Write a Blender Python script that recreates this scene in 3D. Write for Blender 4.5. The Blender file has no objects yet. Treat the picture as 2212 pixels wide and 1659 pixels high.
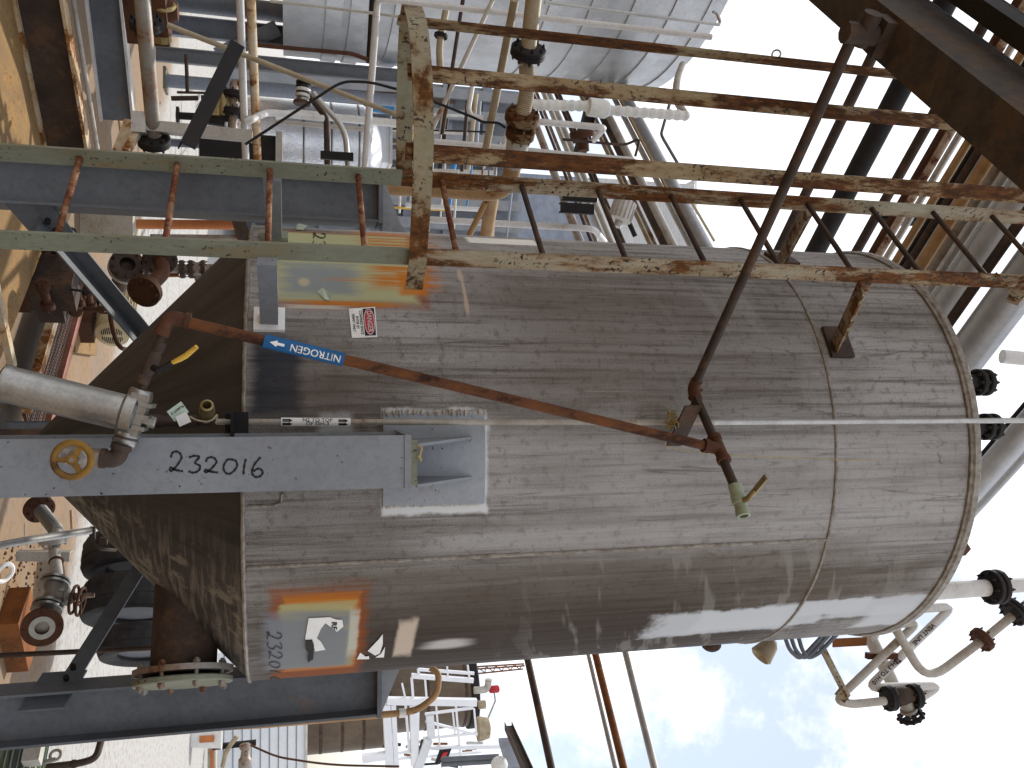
import bpy, bmesh, math, random
from mathutils import Vector as V
random.seed(7)
SC = bpy.context.scene
COL = SC.collection
R_ = math.radians
# ------------------------------------------------------------------ camera
EYE = 1.65
F, TH, RO = 1879.0, 0.253, -0.0048      # focal length in reference pixels, upward pitch, roll
CT, ST, CR, SR = math.cos(TH), math.sin(TH), math.cos(RO), math.sin(RO)
RIGHT, UPV, FWD = V((1, 0, 0)), V((0, -ST, CT)), V((0, CT, ST))
CAMP = V((0, 0, EYE))
cam = bpy.data.cameras.new('camera'); camo = bpy.data.objects.new('camera', cam); COL.objects.link(camo)
ax = RIGHT*SR+UPV*CR; ay = -(RIGHT*CR-UPV*SR); az = ax.cross(ay)
from mathutils import Matrix
camo.matrix_world = Matrix(((ax.x, ay.x, az.x, 0), (ax.y, ay.y, az.y, 0), (ax.z, ay.z, az.z, EYE), (0, 0, 0, 1)))
cam.sensor_width = 36; cam.lens = 36*F/2212; cam.clip_end = 2000; cam.clip_start = .05
SC.camera = camo

def ray(x, y):
    u2, w2 = y-829.5, x-1106
    u = u2*CR+w2*SR; w = -u2*SR+w2*CR
    return RIGHT*u+UPV*w+FWD*F
def P(x, y, Y):                          # the point seen at (x, y) that lies Y metres ahead
    d = ray(x, y); return CAMP+d*(Y/d.y)
def PZ(x, y, z):                         # the point seen at (x, y) at height z
    d = ray(x, y); return CAMP+d*((z-EYE)/d.z)
def PX(x, y, X):
    d = ray(x, y); return CAMP+d*(X/d.x)
def scale(p):                            # reference pixels per metre at p
    return F/((V(p)-CAMP).dot(FWD))
TX, TY, TR = 0.3025, 4.1546, 1.01        # the tank's axis and radius
def cyl(x, y, r=TR):                     # the point of the tank's front seen at (x, y)
    d = ray(x, y); a = d.x**2+d.y**2; b = -2*(d.x*TX+d.y*TY); c = TX**2+TY**2-r*r
    q = b*b-4*a*c
    t = (-b-math.sqrt(q))/(2*a) if q > 0 else -b/(2*a)
    return CAMP+d*t
def sz(p):                               # arc length from the tank's front line, height
    return (math.atan2(p.x-TX, -(p.y-TY))*TR, p.z)
def onshell(s, z, r=TR):
    a = s/TR; return V((TX+r*math.sin(a), TY-r*math.cos(a), z))
DA = V((math.sin(R_(44.7)), math.cos(R_(44.7)), 0))      # the plant's two level directions
DB = V((-math.sin(R_(45.3)), math.cos(R_(45.3)), 0))
Z = V((0, 0, 1))

# ------------------------------------------------------------------ mesh builder
def frame(d):
    d = d.normalized(); a = Z if abs(d.z) < .9 else V((0, 1, 0))
    x = a.cross(d).normalized(); return x, d.cross(x)
class MB:
    def __init__(s): s.v = []; s.f = []; s.uv = None
    def quad_grid(s, rows, closed=True):
        n = len(rows[0]); o = len(s.v)
        for r in rows: s.v += [V(p) for p in r]
        for i in range(len(rows)-1):
            for j in range(n if closed else n-1):
                k = (j+1) % n
                s.f.append((o+i*n+j, o+i*n+k, o+(i+1)*n+k, o+(i+1)*n+j))
        return o, n
    def cap(s, o, n, rev=False):
        f = list(range(o, o+n)); s.f.append(tuple(f[::-1] if not rev else f))
    def tube(s, pts, r, n=14, cap=True, bend=None, jit=0):
        pts = [V(p) for p in pts]
        if bend:                                             # round the corners
            q = [pts[0]]
            for i in range(1, len(pts)-1):
                a, b, c = pts[i-1], pts[i], pts[i+1]
                u, w = (a-b), (c-b); L = min(bend, u.length*.45, w.length*.45)
                u.normalize(); w.normalize()
                if u.dot(w) < -.995: q.append(b); continue
                A, B = b+u*L, b+w*L
                for k in range(7):
                    t = k/6; q.append(A*(1-t)**2+b*2*t*(1-t)+B*t*t)
            q.append(pts[-1]); pts = q
        N = len(pts); rs = r if isinstance(r, (list, tuple)) else [r]*N
        d0 = (pts[1]-pts[0]).normalized(); x, y = frame(d0); rows = []
        for i in range(N):
            d = (pts[min(i+1, N-1)]-pts[max(i-1, 0)]).normalized()
            x = (x-d*x.dot(d)).normalized(); y = d.cross(x)
            rr = rs[i]*(1+random.uniform(-jit, jit))
            rows.append([pts[i]+x*math.cos(2*math.pi*k/n)*rr+y*math.sin(2*math.pi*k/n)*rr for k in range(n)])
        o, n = s.quad_grid(rows)
        if cap: s.cap(o, n); s.cap(o+(N-1)*n, n, True)
        return s
    def lathe(s, prof, base, axis=Z, n=24, cap=True, phase=0):
        base = V(base); axis = V(axis).normalized(); x, y = frame(axis)
        rows = [[base+axis*h+(x*math.cos(2*math.pi*(k+phase)/n)+y*math.sin(2*math.pi*(k+phase)/n))*max(r, 1e-4) for k in range(n)] for r, h in prof]
        o, n = s.quad_grid(rows)
        if cap: s.cap(o, n); s.cap(o+(len(prof)-1)*n, n, True)
        return s
    def disc(s, c, axis, r, t, n=24):
        e = min(t*.18, r*.1); return s.lathe([(r-e, -t/2), (r, -t/2+e), (r, t/2-e), (r-e, t/2)], c, axis, n)
    def ring(s, c, axis, r, ri, t, n=28):
        return s.lathe([(ri, -t/2), (r, -t/2), (r, t/2), (ri, t/2), (ri, -t/2)], c, axis, n, cap=False)
    def torus(s, c, axis, R, r, n=28, m=10):
        return s.lathe([(R+r*math.cos(2*math.pi*k/m), r*math.sin(2*math.pi*k/m)) for k in range(m+1)], c, axis, n, cap=False)
    def sphere(s, c, r, n=14, m=9, sq=(1, 1, 1)):
        c = V(c); rows = []
        for i in range(m+1):
            a = math.pi*i/m
            rows.append([c+V((math.sin(a)*math.cos(2*math.pi*k/n)*r*sq[0], math.sin(a)*math.sin(2*math.pi*k/n)*r*sq[1], -math.cos(a)*r*sq[2])) for k in range(n)])
        s.quad_grid(rows); return s
    def hexa(s, p):                                          # eight corners: bottom loop then top loop
        o = len(s.v); s.v += [V(q) for q in p]
        for f in ((3, 2, 1, 0), (4, 5, 6, 7), (0, 1, 5, 4), (1, 2, 6, 5), (2, 3, 7, 6), (3, 0, 4, 7)): s.f.append(tuple(o+i for i in f))
        return s
    def box(s, c, a, b, d, ha, hb, hd):
        c = V(c); a = V(a).normalized()*ha; b = V(b).normalized()*hb; d = V(d).normalized()*hd
        return s.hexa([c-a-b-d, c+a-b-d, c+a+b-d, c-a+b-d, c-a-b+d, c+a-b+d, c+a+b+d, c-a+b+d])
    def abox(s, lo, hi):
        c = (V(lo)+V(hi))/2; h = (V(hi)-V(lo))/2
        return s.box(c, (1, 0, 0), (0, 1, 0), (0, 0, 1), h.x, h.y, h.z)
    def bar(s, p, q, side, w, t):                            # flat bar p to q, width w along side, thickness t
        p, q = V(p), V(q); d = q-p; L = d.length; d.normalize()
        sd = V(side); sd = (sd-d*sd.dot(d)).normalized(); n = d.cross(sd)
        return s.box((p+q)/2, d, sd, n, L/2, w/2, t/2)
    def angle(s, p, q, side, w, t):                          # steel angle: legs along side and its normal
        p, q = V(p), V(q); d = (q-p).normalized(); sd = V(side); sd = (sd-d*sd.dot(d)).normalized(); n = d.cross(sd)
        s.bar(p+sd*w/2, q+sd*w/2, sd, w, t); s.bar(p+n*(w/2+t*.52)+sd*t/2, q+n*(w/2+t*.52)+sd*t/2, n, w-t*.04, t); return s
    def ibeam(s, p, q, web, h, b, tf=.011, tw=.008):         # section height h along web, flange width b
        p, q = V(p), V(q); d = (q-p).normalized(); w = V(web); w = (w-d*w.dot(d)).normalized(); n = d.cross(w)
        for g in (-1, 1): s.bar(p+w*g*(h/2-tf/2), q+w*g*(h/2-tf/2), n, b, tf)
        s.bar(p, q, w, h-2*tf, tw); return s
    def chan(s, p, q, web, h, b, tf=.010, tw=.008):          # channel, flanges to the d x web side
        p, q = V(p), V(q); d = (q-p).normalized(); w = V(web); w = (w-d*w.dot(d)).normalized(); n = d.cross(w)
        for g in (-1, 1): s.bar(p+w*g*(h/2-tf/2)+n*b/2, q+w*g*(h/2-tf/2)+n*b/2, n, b, tf)
        s.bar(p, q, w, h-2*tf, tw); return s
    def prism(s, pts, off):                                  # polygon pts pushed by the vector off
        o = len(s.v); n = len(pts); s.v += [V(p) for p in pts]+[V(p)+V(off) for p in pts]
        s.f.append(tuple(range(o+n-1, o-1, -1))); s.f.append(tuple(range(o+n, o+2*n)))
        for i in range(n): s.f.append((o+i, o+(i+1) % n, o+n+(i+1) % n, o+n+i))
        return s
    def sheet(s, pts):
        o = len(s.v); s.v += [V(p) for p in pts]; s.f.append(tuple(range(o, o+len(pts)))); return s
    def bolts(s, c, axis, R, n, r, t, phase=0):
        x, y = frame(V(axis)); ax_ = V(axis).normalized()
        for k in range(n):
            a = 2*math.pi*(k+phase)/n; q = V(c)+(x*math.cos(a)+y*math.sin(a))*R
            s.lathe([(r, -t/2), (r, t/2)], q, ax_, 6)
            s.lathe([(r*.5, -t*.6), (r*.5, t*.6)], q, ax_, 6)
        return s
_tc = {}
def text_geo(txt, size, align='CENTER'):
    k = (txt, align)
    if k not in _tc:
        c = bpy.data.curves.new('lettering', 'FONT'); c.body = txt; c.align_x = align; c.align_y = 'CENTER'; c.resolution_u = 3
        o = bpy.data.objects.new('lettering', c); COL.objects.link(o)
        me = bpy.data.meshes.new_from_object(o)
        bm = bmesh.new(); bm.from_mesh(me); bmesh.ops.triangulate(bm, faces=bm.faces[:])      # fine enough to wrap round a pipe
        for _ in range(3):
            L = [e for e in bm.edges if e.calc_length() > .16]
            if L: bmesh.ops.subdivide_edges(bm, edges=L, cuts=1); bmesh.ops.triangulate(bm, faces=bm.faces[:])
        bm.to_mesh(me); bm.free()
        _tc[k] = ([tuple(v.co) for v in me.vertices], [tuple(p.vertices) for p in me.polygons])
        bpy.data.objects.remove(o); bpy.data.meshes.remove(me); bpy.data.curves.remove(c)
    vs, fs = _tc[k]
    return [(x*size, y*size) for x, y, _ in vs], fs
def text(mb, txt, size, fn, sx=1, bold=0, align='CENTER'):   # fn maps (x, y) on the sign to a world point
    vs, fs = text_geo(txt, size, align); 
    for dx, dy in (((0, 0), (bold, 0), (0, bold), (bold, bold)) if bold else ((0, 0),)):
        o = len(mb.v); mb.v += [V(fn(x*sx+dx, y+dy)) for x, y in vs]; mb.f += [tuple(o+i for i in f) for f in fs]
    return mb
def strokes(mb, lines, w, fn):                               # pen strokes as flat ribbons
    for L in lines:
        if len(L) > 2:
            q = []
            for i in range(len(L)-1):
                p0, p1, p2, p3 = L[max(i-1, 0)], L[i], L[i+1], L[min(i+2, len(L)-1)]
                for k in range(5):
                    t = k/5
                    q.append(tuple(.5*(2*p1[j]+(p2[j]-p0[j])*t+(2*p0[j]-5*p1[j]+4*p2[j]-p3[j])*t*t+(3*p1[j]-p0[j]-3*p2[j]+p3[j])*t**3) for j in (0, 1)))
            q.append(L[-1])
        else: q = L
        row = []
        for i, p in enumerate(q):
            a, b = q[max(i-1, 0)], q[min(i+1, len(q)-1)]
            dx, dy = b[0]-a[0], b[1]-a[1]; m = math.hypot(dx, dy) or 1; ww = w*(.5+.12*math.sin(i*1.7))
            row.append([fn(p[0]-dy/m*ww, p[1]+dx/m*ww), fn(p[0]+dy/m*ww, p[1]-dx/m*ww)])
        mb.quad_grid(row, closed=False)
    return mb

# ------------------------------------------------------------------ things, parts
THINGS = []
def link(name, mb, mat, base, parent=None, label=None):
    me = bpy.data.meshes.new(name)
    me.from_pydata([tuple(v-base) for v in mb.v], [], mb.f); me.materials.append(mat)
    if mb.uv:
        l = me.uv_layers.new(name='surface')
        for p in me.polygons:
            for li, vi in zip(p.loop_indices, p.vertices): l.data[li].uv = mb.uv[vi]
    me.polygons.foreach_set('use_smooth', [True]*len(me.polygons)); me.set_sharp_from_angle(angle=R_(38)); me.update()
    o = bpy.data.objects.new(name, me); COL.objects.link(o)
    if parent: o.parent = parent
    else: o.location = base
    if label: o['label'] = label
    return o
def base_of(vs):
    n = len(vs); return V((sum(v.x for v in vs)/n, sum(v.y for v in vs)/n, min(v.z for v in vs)))
class Thing:
    def __init__(s, name, label, cat, group=None, base=None):
        s.name, s.label, s.cat, s.group, s.b, s.parts = name, label, cat, group, base, []; THINGS.append(s)
    def add(s, name, mb, mat, parent=None, label=None):
        if mb.v: s.parts.append((name, mb, mat, parent, label))
        return len(s.parts)-1
    def build(s):
        b = s.b or base_of([v for p in s.parts for v in p[1].v])
        e = bpy.data.objects.new(s.name, None); COL.objects.link(e); e.location = b; e.empty_display_size = .1; tag(e, s.label, s.cat, s.group)
        done = []
        for n, mb, m, par, lab in s.parts: done.append(link(n, mb, m, b, done[par] if par is not None else e, lab))
        s.o = e
def tag(o, label, cat, group=None):
    o['label'] = label; o['category'] = cat
    if group: o['group'] = group
def solo(name, label, cat, mb, mat, group=None):             # a thing that is one mesh
    o = link(name, mb, mat, base_of(mb.v)); tag(o, label, cat, group); return o
def struct(name, mb, mat):
    o = link(name, mb, mat, base_of(mb.v)); o['kind'] = 'structure'; return o

# ------------------------------------------------------------------ materials
class NT:
    def __init__(s, name):
        s.m = bpy.data.materials.new(name); s.m.use_nodes = True; s.t = s.m.node_tree; s.n = s.t.nodes; s.l = s.t.links
        s.b = s.n['Principled BSDF']; s.tc = s.n.new('ShaderNodeTexCoord').outputs['Object']
    def set(s, k, v):
        if hasattr(v, 'is_linked'): s.l.new(v, s.b.inputs[k])
        else: s.b.inputs[k].default_value = v
    def map(s, sc, co=None, loc=(0, 0, 0)):
        m = s.n.new('ShaderNodeMapping'); s.l.new(co or s.tc, m.inputs[0]); m.inputs['Scale'].default_value = sc; m.inputs['Location'].default_value = loc; return m.outputs[0]
    def noise(s, sc, det=4, rough=.6, co=None, dist=0):
        n = s.n.new('ShaderNodeTexNoise'); s.l.new(co or s.tc, n.inputs['Vector']); n.inputs['Scale'].default_value = sc
        n.inputs['Detail'].default_value = det; n.inputs['Roughness'].default_value = rough; n.inputs['Distortion'].default_value = dist; return n.outputs[0]
    def ramp(s, x, lo, hi, a=0, b=1, smooth=True):
        n = s.n.new('ShaderNodeMapRange'); n.interpolation_type = 'SMOOTHSTEP' if smooth else 'LINEAR'; s.l.new(x, n.inputs[0])
        for i, v in zip((1, 2, 3, 4), (lo, hi, a, b)): n.inputs[i].default_value = v
        return n.outputs[0]
    def math(s, op, a, b=0, clamp=False):
        n = s.n.new('ShaderNodeMath'); n.operation = op; n.use_clamp = clamp
        for i, v in ((0, a), (1, b)):
            if hasattr(v, 'is_linked'): s.l.new(v, n.inputs[i])
            else: n.inputs[i].default_value = v
        return n.outputs[0]
    def mix(s, fac, a, b, mode='MIX'):
        n = s.n.new('ShaderNodeMix'); n.data_type = 'RGBA'; n.blend_type = mode
        for i, v in ((0, fac), (6, a), (7, b)):
            if hasattr(v, 'is_linked'): s.l.new(v, n.inputs[i])
            else: n.inputs[i].default_value = v if i == 0 else (*v, 1) if len(v) == 3 else v
        return n.outputs[2]
    def bump(s, h, st=.3, d=.01):
        n = s.n.new('ShaderNodeBump'); s.l.new(h, n.inputs['Height']); n.inputs['Strength'].default_value = st; n.inputs['Distance'].default_value = d
        s.l.new(n.outputs[0], s.b.inputs['Normal'])
def worn(name, c, c2=None, rust=0., rcol=(.16, .055, .018), speck=0., scol=(.03, .018, .012), rough=.55, metal=0., sc=6., stretch=(1, 1, 1), bump=.15, dirt=.35, rsc=5.):
    """paint or bare metal with tonal drift, rust blotches and small specks"""
    t = NT(name); co = t.map(stretch)
    c2 = c2 or tuple(v*.7 for v in c)
    col = t.mix(t.ramp(t.noise(sc, 5, .65, co), .35, .68), c, c2)
    fine = t.noise(sc*12, 3, .7, co)
    col = t.mix(t.math('MULTIPLY', t.ramp(fine, .4, .75), dirt), col, tuple(v*.45 for v in c))
    rg = rough
    if rust > 0:
        n = t.math('ADD', t.math('MULTIPLY', t.noise(rsc, 6, .7, co), .8), t.math('MULTIPLY', t.noise(rsc*9, 4, .7, co), .2))
        th = .72-.42*rust
        f = t.ramp(n, th-.03, th+.05)
        rc = t.mix(t.ramp(t.noise(sc*7, 4, .7, co), .35, .65), rcol, tuple(v*.4 for v in rcol))
        halo = t.math('MULTIPLY', t.ramp(n, th-.13, th), .4)
        col = t.mix(halo, col, (rcol[0]*1.6, rcol[1]*2.0, rcol[2]*1.8)); col = t.mix(f, col, rc)
        rg = t.math('ADD', t.math('MULTIPLY', f, .85-rough), rough)
        if metal: t.set('Metallic', t.math('MULTIPLY', t.math('SUBTRACT', 1, f), metal))
    elif metal: t.set('Metallic', metal)
    if speck > 0:
        f = t.ramp(t.noise(70, 2, .5), .70-.12*speck, .74-.12*speck)
        f = t.math('MULTIPLY', f, t.ramp(t.noise(5, 3, .6), .42, .58))
        col = t.mix(f, col, scol)
    t.set('Base Color', col); t.set('Roughness', rg); t.set('Specular IOR Level', .22)
    if bump: t.bump(t.math('ADD', fine, t.noise(sc*2, 3)), bump, .004)
    return t.m
M = {}
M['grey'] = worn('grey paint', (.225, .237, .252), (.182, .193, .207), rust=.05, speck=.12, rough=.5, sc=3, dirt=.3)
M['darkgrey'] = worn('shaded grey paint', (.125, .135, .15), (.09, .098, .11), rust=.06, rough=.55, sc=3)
M['ladder'] = worn('cream paint over rust', (.34, .32, .245), (.24, .215, .14), rust=.50, rcol=(.14, .052, .012), speck=.9, rough=.65, sc=4, stretch=(2, 2, .5), rsc=3.2)
M['ladderlow'] = worn('grey green paint', (.195, .20, .145), (.145, .145, .10), rust=.16, rcol=(.16, .075, .025), speck=.45, rough=.55, sc=4, stretch=(2, 2, .6), rsc=4)
M['cage'] = worn('rusty cream paint', (.30, .255, .16), (.21, .145, .07), rust=.58, rcol=(.105, .038, .009), speck=1., rough=.65, sc=4, stretch=(2, 2, .6), rsc=3.5)
M['rung'] = worn('rusty bar', (.25, .16, .10), (.13, .065, .035), rust=.6, rcol=(.14, .045, .018), rough=.75, sc=9)
M['rust'] = worn('rusty steel', (.090, .036, .018), (.052, .022, .012), rust=.3, rcol=(.05, .019, .009), rough=.8, sc=7, bump=.35)
M['orange'] = worn('orange rust', (.22, .078, .02), (.13, .045, .013), rust=.3, rcol=(.08, .028, .011), rough=.8, sc=7, bump=.35)
M['brown'] = worn('dark brown steel', (.060, .040, .030), (.034, .023, .018), rust=.25, rcol=(.10, .04, .02), rough=.7, sc=6)
M['black'] = worn('black steel', (.012, .011, .011), (.022, .017, .015), rough=.7, sc=6)
M['galv'] = worn('galvanised steel', (.46, .45, .43), (.34, .33, .31), rust=.12, rough=.42, metal=.55, sc=6)
M['galvrust'] = worn('rusting galvanised steel', (.28, .26, .23), (.20, .18, .16), rust=.36, rough=.5, metal=.3, sc=5)
M['alu'] = worn('dull aluminium', (.34, .33, .31), (.23, .22, .20), rough=.34, metal=.85, sc=8, stretch=(1, 1, 1), dirt=.35)
M['silver'] = worn('insulation jacket', (.44, .445, .455), (.34, .345, .35), rough=.45, metal=.5, sc=2.5, dirt=.2)
M['white'] = worn('white pipe paint', (.60, .585, .565), (.50, .48, .45), rust=.08, rough=.5, sc=5, dirt=.25)
M['offwhite'] = worn('weathered white paint', (.44, .415, .37), (.34, .31, .265), rust=.16, rough=.55, sc=5)
M['beige'] = worn('beige paint', (.36, .30, .20), (.27, .215, .14), rust=.18, rough=.6, sc=5)
M['tan'] = worn('tan paint', (.40, .25, .12), (.30, .18, .085), rust=.2, rough=.6, sc=6)
M['cloth'] = worn('painted insulation cloth', (.74, .74, .71), (.62, .62, .58), rough=.8, sc=9, bump=.5)
M['signwhite'] = worn('sign white', (.74, .73, .70), (.68, .67, .64), rough=.45, sc=10, dirt=.12)
M['red'] = worn('sign red', (.45, .03, .035), rough=.45, sc=10, dirt=.1)
M['ink'] = worn('marker ink', (.016, .016, .018), rough=.5, sc=20, dirt=0, bump=0)
M['ltgreen'] = worn('green patina', (.33, .38, .28), (.24, .28, .2), rust=.22, rough=.6, metal=.3, sc=12)
M['brass'] = worn('dirty brass', (.34, .26, .12), (.22, .17, .08), rough=.45, metal=.6, sc=12)
M['yellow'] = worn('worn yellow paint', (.62, .40, .06), (.45, .26, .04), rust=.25, rough=.55, sc=9)
M['wheel'] = worn('dirty yellow wheel', (.24, .125, .02), (.15, .075, .014), rust=.3, rcol=(.09, .04, .015), rough=.6, sc=9)
M['blue'] = worn('label blue', (.008, .10, .26), (.006, .075, .20), rough=.4, sc=8, dirt=.25)
M['paper'] = worn('green tag', (.50, .60, .50), (.44, .53, .44), rough=.5, sc=14, dirt=.1)
M['twine'] = worn('yellow twine', (.40, .31, .13), rough=.8, sc=20)
M['hoop'] = worn('dull rusty hoop paint', (.25, .25, .18), (.185, .165, .095), rust=.42, rcol=(.13, .05, .011), speck=1., rough=.6, sc=4, rsc=3.5)
M['orangepaint'] = worn('orange primer', (.48, .17, .055), (.38, .13, .045), rust=.12, rough=.6, sc=4)
M['padgrey'] = worn('fresh grey paint', (.30, .32, .345), (.26, .28, .30), rust=.03, speck=.1, rough=.5, sc=3, dirt=.25)
M['npipe'] = worn('rust brown pipe', (.15, .050, .012), (.048, .018, .009), rust=.5, rcol=(.045, .017, .009), rough=.75, sc=5, stretch=(1, 1, .5), bump=.35)
M['rubber'] = worn('black rubber', (.022, .022, .024), (.04, .04, .042), rough=.75, sc=10, bump=.4)
# ================================================================== the hopper tank
Z1, Z2, Z3 = EYE-.1462, EYE+2.199, EYE+2.8758      # cone seam, upper seam, rim
def shell_mat():
    t = NT('stained stainless shell'); uvn = t.n.new('ShaderNodeUVMap'); uvn.uv_map = 'surface'; uv = uvn.outputs[0]
    st1 = t.noise(1, 5, .65, t.map((5, .3, 1), uv)); st2 = t.noise(1, 5, .7, t.map((38, 1.0, 1), uv)); st3 = t.noise(1, 4, .6, t.map((130, 2.2, 1), uv))
    cloud = t.noise(1.6, 5, .6, uv); fine = t.noise(150, 2, .6, uv); mid = t.noise(26, 4, .65, uv)
    col = t.mix(t.ramp(st1, .36, .64), (.315, .303, .288), (.155, .138, .120))
    col = t.mix(t.math('MULTIPLY', t.ramp(cloud, .42, .62), .5), col, (.37, .355, .345))
    col = t.mix(t.math('MULTIPLY', t.ramp(st2, .46, .68), .70), col, (.050, .038, .031))
    col = t.mix(t.math('MULTIPLY', t.ramp(st3, .55, .70), .45), col, (.38, .365, .345))
    col = t.mix(t.math('MULTIPLY', t.ramp(fine, .50, .66), .28), col, (.052, .041, .034))
    col = t.mix(t.math('MULTIPLY', t.ramp(fine, .50, .34), .22), col, (.32, .305, .29))
    col = t.mix(t.math('MULTIPLY', t.ramp(mid, .52, .68), .45), col, (.052, .041, .033))
    wob = t.math('SUBTRACT', t.noise(1, 5, .7, t.map((30, 2.2, 1), uv)), .5); wob2 = t.math('SUBTRACT', t.noise(9, 5, .65, uv), .5)
    def mask(pts, soft=.15, amp=.5, w=wob, ell=False):
        q = [sz(cyl(*p)) for p in pts]; s0, s1 = min(a for a, _ in q), max(a for a, _ in q); z0, z1 = min(b for _, b in q), max(b for _, b in q)
        a, b = max((s1-s0)/2, .004), max((z1-z0)/2, .004); cs, cz = (s0+s1)/2, (z0+z1)/2
        v = t.map((1/a, 1/b, 1), uv, (-cs/a, -cz/b, 0))
        ab = t.n.new('ShaderNodeVectorMath'); ab.operation = 'LENGTH' if ell else 'ABSOLUTE'; t.l.new(v, ab.inputs[0])
        if ell: d = ab.outputs['Value']
        else:
            sp = t.n.new('ShaderNodeSeparateXYZ'); t.l.new(ab.outputs[0], sp.inputs[0]); d = t.math('MAXIMUM', sp.outputs[0], sp.outputs[1])
        d = t.math('ADD', d, t.math('MULTIPLY', w, amp)); return t.ramp(d, 1+soft, 1-soft)
    def put(col, pts, c, k=1., **kw):
        f = mask(pts, **kw)
        return t.mix(t.math('MULTIPLY', f, k) if k < 1 else f, col, c)
    col = put(col, [(1000, 590), (1740, 880)], (.100, .080, .066), .50, soft=.5, amp=.9)
    col = put(col, [(1060, 930), (2085, 1190)], (.39, .38, .372), .32, soft=.5, amp=.9)
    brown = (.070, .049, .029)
    # the side to the right of the long weld is browner, and a brown wash runs down under the upper seam
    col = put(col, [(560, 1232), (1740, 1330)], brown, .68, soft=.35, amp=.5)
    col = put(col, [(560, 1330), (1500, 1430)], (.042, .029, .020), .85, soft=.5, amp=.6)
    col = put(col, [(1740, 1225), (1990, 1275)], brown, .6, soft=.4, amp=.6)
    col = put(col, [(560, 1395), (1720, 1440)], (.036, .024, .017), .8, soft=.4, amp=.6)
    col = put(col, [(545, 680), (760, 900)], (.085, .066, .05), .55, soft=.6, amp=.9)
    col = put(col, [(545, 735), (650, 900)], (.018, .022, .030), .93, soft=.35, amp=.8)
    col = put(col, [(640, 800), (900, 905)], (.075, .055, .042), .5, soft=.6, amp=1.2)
    col = put(col, [(545, 1080), (900, 1215)], (.10, .082, .066), .45, soft=.6, amp=.8)
    # slanting wipe marks, paler than the rest
    rot = t.n.new('ShaderNodeMapping'); rot.inputs['Rotation'].default_value = (0, 0, R_(-17)); t.l.new(uv, rot.inputs[0])
    sl = t.ramp(t.noise(1, 3, .6, t.map((1.6, 9, 1), rot.outputs[0], (.3, .2, 0))), .54, .62)
    for area, k in (([(1200, 1200), (1790, 1400)], .40), ([(1400, 600), (1800, 900)], .28)):
        col = t.mix(t.math('MULTIPLY', t.math('MULTIPLY', sl, mask(area, soft=.3, amp=.6)), k), col, (.27, .255, .23))
    # dark crooked run lines
    ln = t.math('ABSOLUTE', t.math('SUBTRACT', t.noise(1, 3, .55, t.map((7.5, .55, 1), uv), 1.2), .5))
    col = t.mix(t.math('MULTIPLY', t.math('MULTIPLY', t.ramp(ln, .010, .003), t.ramp(t.noise(1, 3, .6, t.map((9, .9, 1), uv)), .48, .58)), .42), col, (.06, .042, .034))
    # left patch where a cover plate was: pale primer, rust from the bracket above
    og, og2, pr, pr2 = (.44, .14, .010), (.22, .055, .007), (.36, .36, .20), (.20, .225, .235)
    col = put(col, [(588, 497), (928, 668)], og2, .7, soft=.10, amp=.35)
    col = put(col, [(588, 500), (905, 657)], pr, 1., soft=.08, amp=.25)
    col = put(col, [(612, 568), (770, 640)], pr2, .9, soft=.35, amp=1.3)
    sr = t.ramp(t.noise(1, 4, .7, t.map((55, .8, 1), uv)), .44, .56)
    for a, k in (([(770, 500), (945, 548)], .95), ([(800, 560), (945, 625)], .95), ([(700, 598), (900, 612)], .7)):
        col = t.mix(t.math('MULTIPLY', t.math('MULTIPLY', sr, mask(a, soft=.4, amp=.7)), k), col, og)
    col = put(col, [(860, 590), (925, 640)], og, .9, soft=.35, amp=.9)
    col = put(col, [(650, 648), (850, 664)], og, .85, soft=.5, amp=1.1)
    col = put(col, [(620, 657), (740, 668)], (.50, .46, .38), .7, soft=.5, amp=1.3)
    col = put(col, [(645, 600), (668, 618)], (.46, .38, .24), .8, soft=.5, amp=.8, ell=True)
    # right patch, ringed in rust
    col = put(col, [(585, 1280), (770, 1470)], og2, .85, soft=.14, amp=.35)
    col = put(col, [(612, 1290), (762, 1440)], og, .9, soft=.10, amp=.3)
    col = put(col, [(605, 1305), (757, 1436)], (.33, .30, .14), .95, soft=.10, amp=.5)
    col = put(col, [(570, 1333), (748, 1437)], (.17, .185, .205), .92, soft=.16, amp=.7)
    col = put(col, [(757, 1322), (768, 1412)], (.46, .46, .40), .8, soft=.4, amp=.8)
    # paint smears
    col = put(col, [(1003, 512), (1166, 531)], (.72, .70, .64), .95, soft=.08, amp=.12)
    for q in ([(985, 582), (1003, 610)], [(995, 606), (1010, 650)], [(1000, 640), (1016, 680)]): col = put(col, q, (.46, .36, .27), .75, soft=.5, amp=.6, ell=True)
    col = put(col, [(862, 1342), (886, 1415)], (.52, .43, .34), .9, soft=.25, amp=.7, w=wob2)
    col = put(col, [(918, 1385), (1012, 1397)], (.56, .54, .52), .75, soft=.5, amp=1., ell=True)
    for q in ([(1425, 1330), (1700, 1356)], [(1520, 1322), (1690, 1350)], [(1640, 1310), (1760, 1347)], [(1740, 1300), (1860, 1322)], [(1800, 1297), (1985, 1322)], [(1890, 1310), (1975, 1345)]):
        col = put(col, q, (.50, .52, .54), .88, soft=.16, amp=.8, w=wob2)
    # grey overspray round the support pad
    col = put(col, [(826, 884), (1052, 1106)], (.60, .61, .60), .95, soft=.05, amp=.28, w=wob2)
    col = put(col, [(690, 893), (760, 935)], (.42, .43, .43), .6, soft=.4, amp=1.4, w=wob2)
    t.set('Base Color', col); t.set('Metallic', 0.); t.set('Roughness', t.ramp(st2, .3, .7, .7, .9)); t.set('Specular IOR Level', .2)
    t.bump(t.math('ADD', t.math('MULTIPLY', fine, .6), st3), .18, .003)
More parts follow.
